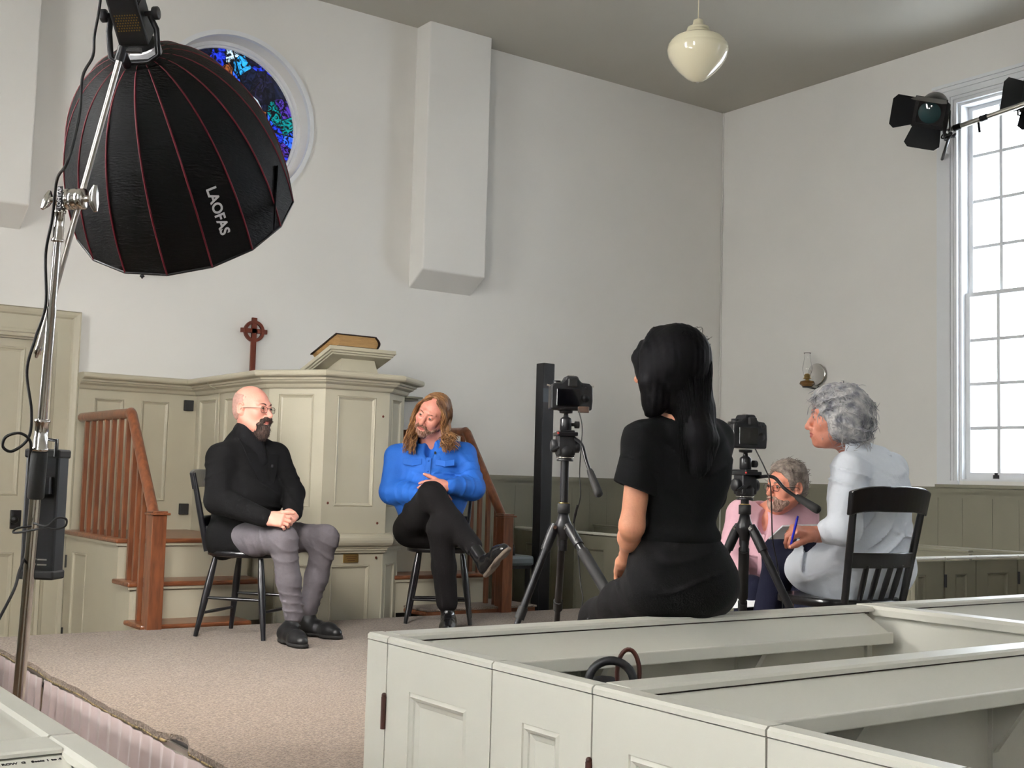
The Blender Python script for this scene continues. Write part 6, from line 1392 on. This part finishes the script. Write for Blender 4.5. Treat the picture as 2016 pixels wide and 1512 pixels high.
G = hair_shell(H4, grow=.020); G.ell(H4(0, -.045, .00), (.092, .080, .103), H4.R, k=.03); G.ell(H4(0, .03, .075), (.072, .058, .040), H4.R, k=.03); G.ell(H4(0, -.062, -.055), (.078, .052, .062), H4.R, k=.03); G.ell(H4(.055, -.01, -.04), (.035, .05, .06), H4.R, k=.02); G.ell(H4(-.055, -.01, -.04), (.035, .05, .06), H4.R, k=.02)
G.ell(H4(0, .098, -.025), (.052, .050, .085), H4.R, 's', .015); G.ell(H4(0, .03, -.12), (.07, .07, .05), H4.R, 's', .015)
for c, sd_ in ((H4(0, 0, .1), 1), (H4(-.08, 0, 0), 2), (H4(0, -.12, 0), 3), (H4(-.06, .05, .05), 4), (H4(-.05, -.08, -.07), 5)): G.folds(c, .09, D(.5, .2, 1), 95, .006, sd_, 3.0)
fuzz(G, H4, .0014, 600, 8); hr = field_obj('hair', G, 'hair4', p4, .0042, relax=0)
rr = random.Random(8); me = hr.data; st_ = []
for i in range(1500):                                       # loose curls rooted on the hair mass
    v = me.vertices[rr.randrange(len(me.vertices))]; p = Vector(v.co); nn_ = v.normal
    if (p-H4.o).dot(H4.f) > .085 and (p-H4.o).z < .02: continue
    t = nn_.cross(Vector((rr.uniform(-1, 1), rr.uniform(-1, 1), rr.uniform(-.4, .4)))).normalized(); dn = (t*.7+Vector((0, 0, -1))-H4.f*.3); dn = (dn-nn_*dn.dot(nn_)).normalized(); b_ = nn_.cross(dn).normalized(); L = rr.uniform(.03, .065); w = rr.uniform(0, 6); am = rr.uniform(.002, .0055)
    c = [p-nn_*.003+dn*(L*k/8)+b_*(am*math.sin(k*.9+w))+nn_*(.003+am*.35*math.cos(k*.9+w)-.00028*k*k) for k in range(9)]; st_.append((c, rr.uniform(.0009, .0020)))
locks('curls', p4, 'hair4', st_, n=4)['kind'] = 'stuff'
A = Field(); A.ell(T4(0, .0, .03), (.185, .125, .17), T4.R, k=.05); A.cone(T4(0, 0, .02), hipc+Z_*.03, .155, .175, k=.06); A.ell(hipc+Z_*.0+D(.0, 0), (.19, .165, .10), T4.R, k=.05)
A.cone(T4(-.03, -.02, .135), T4(.03, -.02, .135), .055, .055, k=.05); A.cone(T4(0, -.02, .15), H4(0, -.04, -.115), .060, .056, k=.02)
for a in (sL, sR): A.cone(T4(0, -.01, .115), a, .062, .062, k=.05)
A.chain([sL, eL], [.066, .064], k=.03); A.chain([eL, eL.lerp(wL, .50)], [.066, .050], k=.02); A.chain([sR, eR], [.066, .064], k=.03); A.chain([eR, eR.lerp(wR, .5)], [.064, .050], k=.02)
A.cone(hpL, hpL.lerp(kL, .62)+Z_*.0, .125, .095, k=.05); A.cone(hpL-Z_*.03, hpL.lerp(kL, .55)-Z_*.035, .105, .075, k=.04)
A.ell(H4(0, .02, -.115), (.056, .075, .06), H4.R, 's', .008)
for c, r, ax_, fq, am, sd_ in ((eL+Z_*.03, .10, D(.1, 0, 1), 85, .013, 1), (sL.lerp(eL, .5), .12, D(.4, 0, 1), 50, .010, 2), (T4(0, -.12, -.05), .18, D(.5, 0, 1), 30, .011, 3), (hpL.lerp(kL, .3), .17, D(.8, 0, .5), 36, .013, 4), (T4(-.12, -.05, -.12), .15, D(-.6, 0, 1), 38, .012, 5)): A.folds(c, r, ax_, fq, am, sd_, 1.7)
sh4 = field_obj('shirt', A, 'shirt4', p4, .0068, relax=1)
ns_ = T4.u
field_obj('shirt_collar', Field().chain([T4(.052, .03, .158), T4(.050, -.03, .168), T4(.028, -.066, .170), T4(-.0, -.076, .170), T4(-.028, -.066, .170), T4(-.050, -.03, .168), T4(-.052, .03, .158)], [.015, .016, .016, .016, .016, .016, .015], k=.01), 'shirt4', p4, .006)
A = Field(); A.ell(hipc-Z_*.02, (.17, .15, .08), T4.R, k=.04)
A.chain([hpL-Z_*.01, hpL.lerp(kL, .5), kL], [.09, .085, .072], k=.03); A.chain([kL, aL], [.072, .050], k=.03); A.chain([hpR, kR], [.09, .070], k=.03); A.chain([kR, aR], [.070, .050], k=.03)
A.cone(hpL.lerp(kL, .4)+Z_*.02, kL+Z_*.03, .07, .065, k=.04)
field_obj('trousers', A, 'navy', p4, .0068, relax=1)
hl = Vector((aR.x, aR.y-.02, ST+.004)); shoe('shoe', hl, hl+D(-.8, .5).normalized()*.25, Z_, p4, 'shoe', 'sole', Vector((aR.x, aR.y, ST+.09)), .9)
tfo = D(-.75, .3, -.2).normalized(); hl = aL-Z_*.08-tfo*.05; shoe('shoe', hl, hl+tfo*.25, Z_, p4, 'shoe', 'sole', aL-Z_*.0, .9)
pn = mat('blue_pen', srgb(30, 42, 190), .3)
a, b_ = P(1571, 1016, 4.44), P(1556, 1076, 4.47); pe = obj('pen', MB().tube([a, a.lerp(b_, .08), a.lerp(b_, .1), a.lerp(b_, .92), b_], [.0035, .0038, .0048, .0046, .0012], 10), pn); tag(pe, 'blue pen held upright in the hand of the grey-haired woman', 'pen')
npd = MB(); c = P(1585, 1044, 4.62); npd.obox(c+D(-.09, -.02, .012), D(1, .15, .05).normalized(), D(-.1, .85, -.30).normalized(), D(0, .3, .95).normalized(), .20, .17, .006)
tag(obj('notepad', npd, ['paper']), 'white sheet of paper on the lap of the grey-haired woman', 'paper')
# ---- man in the pink shirt, low at the right behind the tripod
M['skin5'] = skinmat('skin_tan', srgb(204, 134, 110), srgb(160, 88, 78)); M['shirt5'] = mat('pink_shirt', srgb(200, 158, 168), .85, bump=.6, bscale=16, var=.08, vscale=10); M['hair5'] = mat('grey_brown_hair', srgb(150, 138, 128), .55, col2=srgb(88, 76, 68), vscale=34, bump=.3, bscale=140); M['beard5'] = furmat('grizzled_beard', srgb(186, 158, 142), srgb(120, 90, 78))
T5 = Fr(P(1510, 1062, 5.86), D(-.35, -.93).normalized(), D(.03, 0, 1)); H5 = Fr(P(1548, 957, 5.78), D(-.84, -.52, -.05), D(.14, 0, .98), .95)
sR, sL = P(1460, 1012, 5.82), P(1582, 1012, 5.90); eR, eL = P(1440, 1095, 5.76), P(1596, 1105, 5.80); wR, wL = P(1458, 1140, 5.56), P(1560, 1150, 5.5)
hpR, hpL = P(1480, 1172, 5.90), P(1545, 1172, 5.95); hipc = (hpR+hpL)/2; kR, kL = P(1478, 1165, 5.50), P(1560, 1160, 5.52); aR, aL = Vector((kR.x, kR.y+.05, ST+.09)), Vector((kL.x, kL.y+.05, ST+.09))
B = Field(); head_sdf(B, H5); B.cone(H5(0, -.02, -.06), T5(0, -.005, .13), .050, .052, k=.03); B.cone(H5(0, .03, -.09), T5(0, .04, .10), .032, .038, k=.03); B.ell(T5(0, 0, .0), (.14, .09, .15), T5.R, k=.04); B.cone(T5(0, 0, -.05), hipc, .10, .10, k=.04)
for a, b_, c in ((sR, eR, wR), (sL, eL, wL)): B.cone(T5(0, 0, .08), a, .05, .045, k=.03); B.cone(a, b_, .040, .036, k=.02); B.cone(b_, c, .036, .027, k=.02)
dR = D(.15, -.35, -.85).normalized(); hand_sdf(B, wR+dR*.005, dR, D(.3, .7, -.3), 1, ((.3, .4, .3), (.35, .45, .3), (.4, .5, .3), (.5, .5, .3)), 1.0, thumb=(.5, .85, .2)); hand_sdf(B, wL, D(-.3, -.6, -.6), D(0, .5, -.7), -1, (.4, .5, .3), 1.0)
p5 = field_obj('person', B, M['skin5'], None, .012, [(V3(H5.o), .125, .0034), (V3(wR+dR*.07), .09, .0036)], lipfn(H5)); ORG[p5.name] = Vector((0, 0, 0))
tag(p5, 'grey-bearded man with glasses in a pink shirt, seated low behind the right tripod', 'person'); eyes(H5, p5); eyebrow(H5, p5, 'hair5', 50); glasses(H5, p5, 'blackm', .019, .106, square=True, z=-.004)
s = H5.s; G = Field(); G.ell(H5(0, .048, -.080), (.056*s, .056*s, .044*s), H5.R, k=.02); G.ell(H5(0, .070, -.100), (.036*s, .030*s, .024*s), H5.R, k=.02)
for x in (-1, 1): G.chain([H5(x*.058, .015, -.050), H5(x*.048, .045, -.075), H5(x*.036, .068, -.088)], [.010, .011, .011], k=.015); G.chain([H5(x*.032, .080, -.072), H5(x*.020, .098, -.056), H5(0, .107, -.050)], [.008, .007, .0055], k=.01)
G.ell(H5(0, .112, -.0655), (.020*s, .026*s, .007*s), H5.R, 's', .005); fuzz(G, H5, .0010, 700, 3); bd = field_obj('beard', G, 'beard5', p5, .0034, relax=0)
G = hair_shell(H5, grow=.012); G.ell(H5(0, -.01, .085), (.070, .085, .045), H5.R, k=.02); G.ell(H5(0, .085, .000), (.062, .065, .075), H5.R, 's', .018); G.ell(H5(0, .06, -.06), (.09, .075, .06), H5.R, 's', .015); [G.ell(H5(x*.080, -.004, -.008), (.016, .022, .034), H5.R, 's', .008) for x in (-1, 1)]; fuzz(G, H5, .0020, 420, 7)
hr = field_obj('hair', G, 'hair5', p5, .0042, relax=0)
rr = random.Random(3); st_ = []; me = hr.data
for i in range(500):
    v = me.vertices[rr.randrange(len(me.vertices))]; p = Vector(v.co); n0_ = v.normal; dn = (Vector((rr.uniform(-1, 1), rr.uniform(-1, 1), rr.uniform(-.3, .6)))-H5.f*.5); dn = (dn-n0_*dn.dot(n0_)*.85).normalized(); L = rr.uniform(.02, .04); st_.append(([p-n0_*.002, p+dn*L*.5+n0_*.003, p+dn*L-n0_*.001], rr.uniform(.0009, .0018)))
locks('hair_locks', p5, 'hair5', st_, n=4)['kind'] = 'stuff'
A = Field(); A.ell(T5(0, .01, .0), (.19, .13, .16), T5.R, k=.05); A.cone(T5(0, 0, -.02), hipc+Z_*.06, .155, .165, k=.06)
A.cone(T5(-.03, -.02, .115), T5(.03, -.02, .115), .068, .068, k=.05)
for a in (sR, sL): A.cone(T5(0, -.01, .09), a, .066, .064, k=.05)
A.chain([sR, eR], [.068, .062], k=.03); A.chain([eR, wR-dR*.02], [.062, .046], k=.02); A.chain([sL, eL], [.068, .062], k=.03); A.chain([eL, wL], [.062, .046], k=.02)
A.ell(T5(0, .02, .17), (.058, .065, .055), T5.R, 's', .008); A.ell(T5(.0, .15, .10), (.022, .08, .09), T5.R, 's', .010); A.cut(hipc+Z_*.045, -Z_, .01)
for c, r, ax_, fq, am, sd_ in ((eR, .12, (eR-sR), 60, .006, 1), (T5(0, .15, -.05), .18, D(.4, 0, 1), 34, .005, 5), (T5(-.1, .1, .03), .12, D(-.6, 0, 1), 40, .005, 6)): A.folds(c, r, ax_, fq, am, sd_, 1.6)
sh = field_obj('shirt', A, 'shirt5', p5, .0068, relax=1)
collar(T5, .150, .072, 'shirt5', sh, .14, .10)
strip('button_placket', 'shirt5', [T5(0, .150, .03), T5(0, .158, -.02), T5(0, .165, -.08), T5(0, .168, -.16)], T5.r, .028, .006, sh, T5.f)
A = Field(); A.ell(hipc, (.17, .14, .09), T5.R, k=.04)
for h, k_, a in ((hpR, kR, aR), (hpL, kL, aL)): A.chain([h, k_], [.09, .070], k=.03); A.chain([k_, a], [.070, .050], k=.03)
field_obj('trousers', A, 'navy', p5, .0068, relax=1)
for a in (aR, aL): hl = Vector((a.x, a.y+.02, ST+.004)); shoe('shoe', hl, hl+D(-.3, -.9).normalized()*.28, Z_, p5, 'shoe', 'sole', Vector((a.x, a.y, ST+.09)))
sz = min(hpR.z, hpL.z)-.085
sto = thing('low_stool', 'low plain stool under the man in the pink shirt', 'stool', (hipc.x, hipc.y, ST)); obj('top', MB().box((hipc.x-.17, hipc.y-.15, sz-.03), (hipc.x+.17, hipc.y+.15, sz)), 'black', sto, bevel=.006)
for sx in (-1, 1):
    for sy in (-1, 1): obj('leg', MB().cyl((hipc.x+sx*.14, hipc.y+sy*.12, ST), (hipc.x+sx*.12, hipc.y+sy*.10, sz-.02), .014), 'black', sto)
c = wR+dR*.11; tag(obj('sheet_of_paper', MB().obox(c+D(-.10, -.12, -.02), D(1, 0, .1).normalized(), D(0, .8, .5).normalized(), D(0, -.5, .8).normalized(), .21, .20, .003), 'paper'), 'white paper held low by the man in the pink shirt', 'paper')
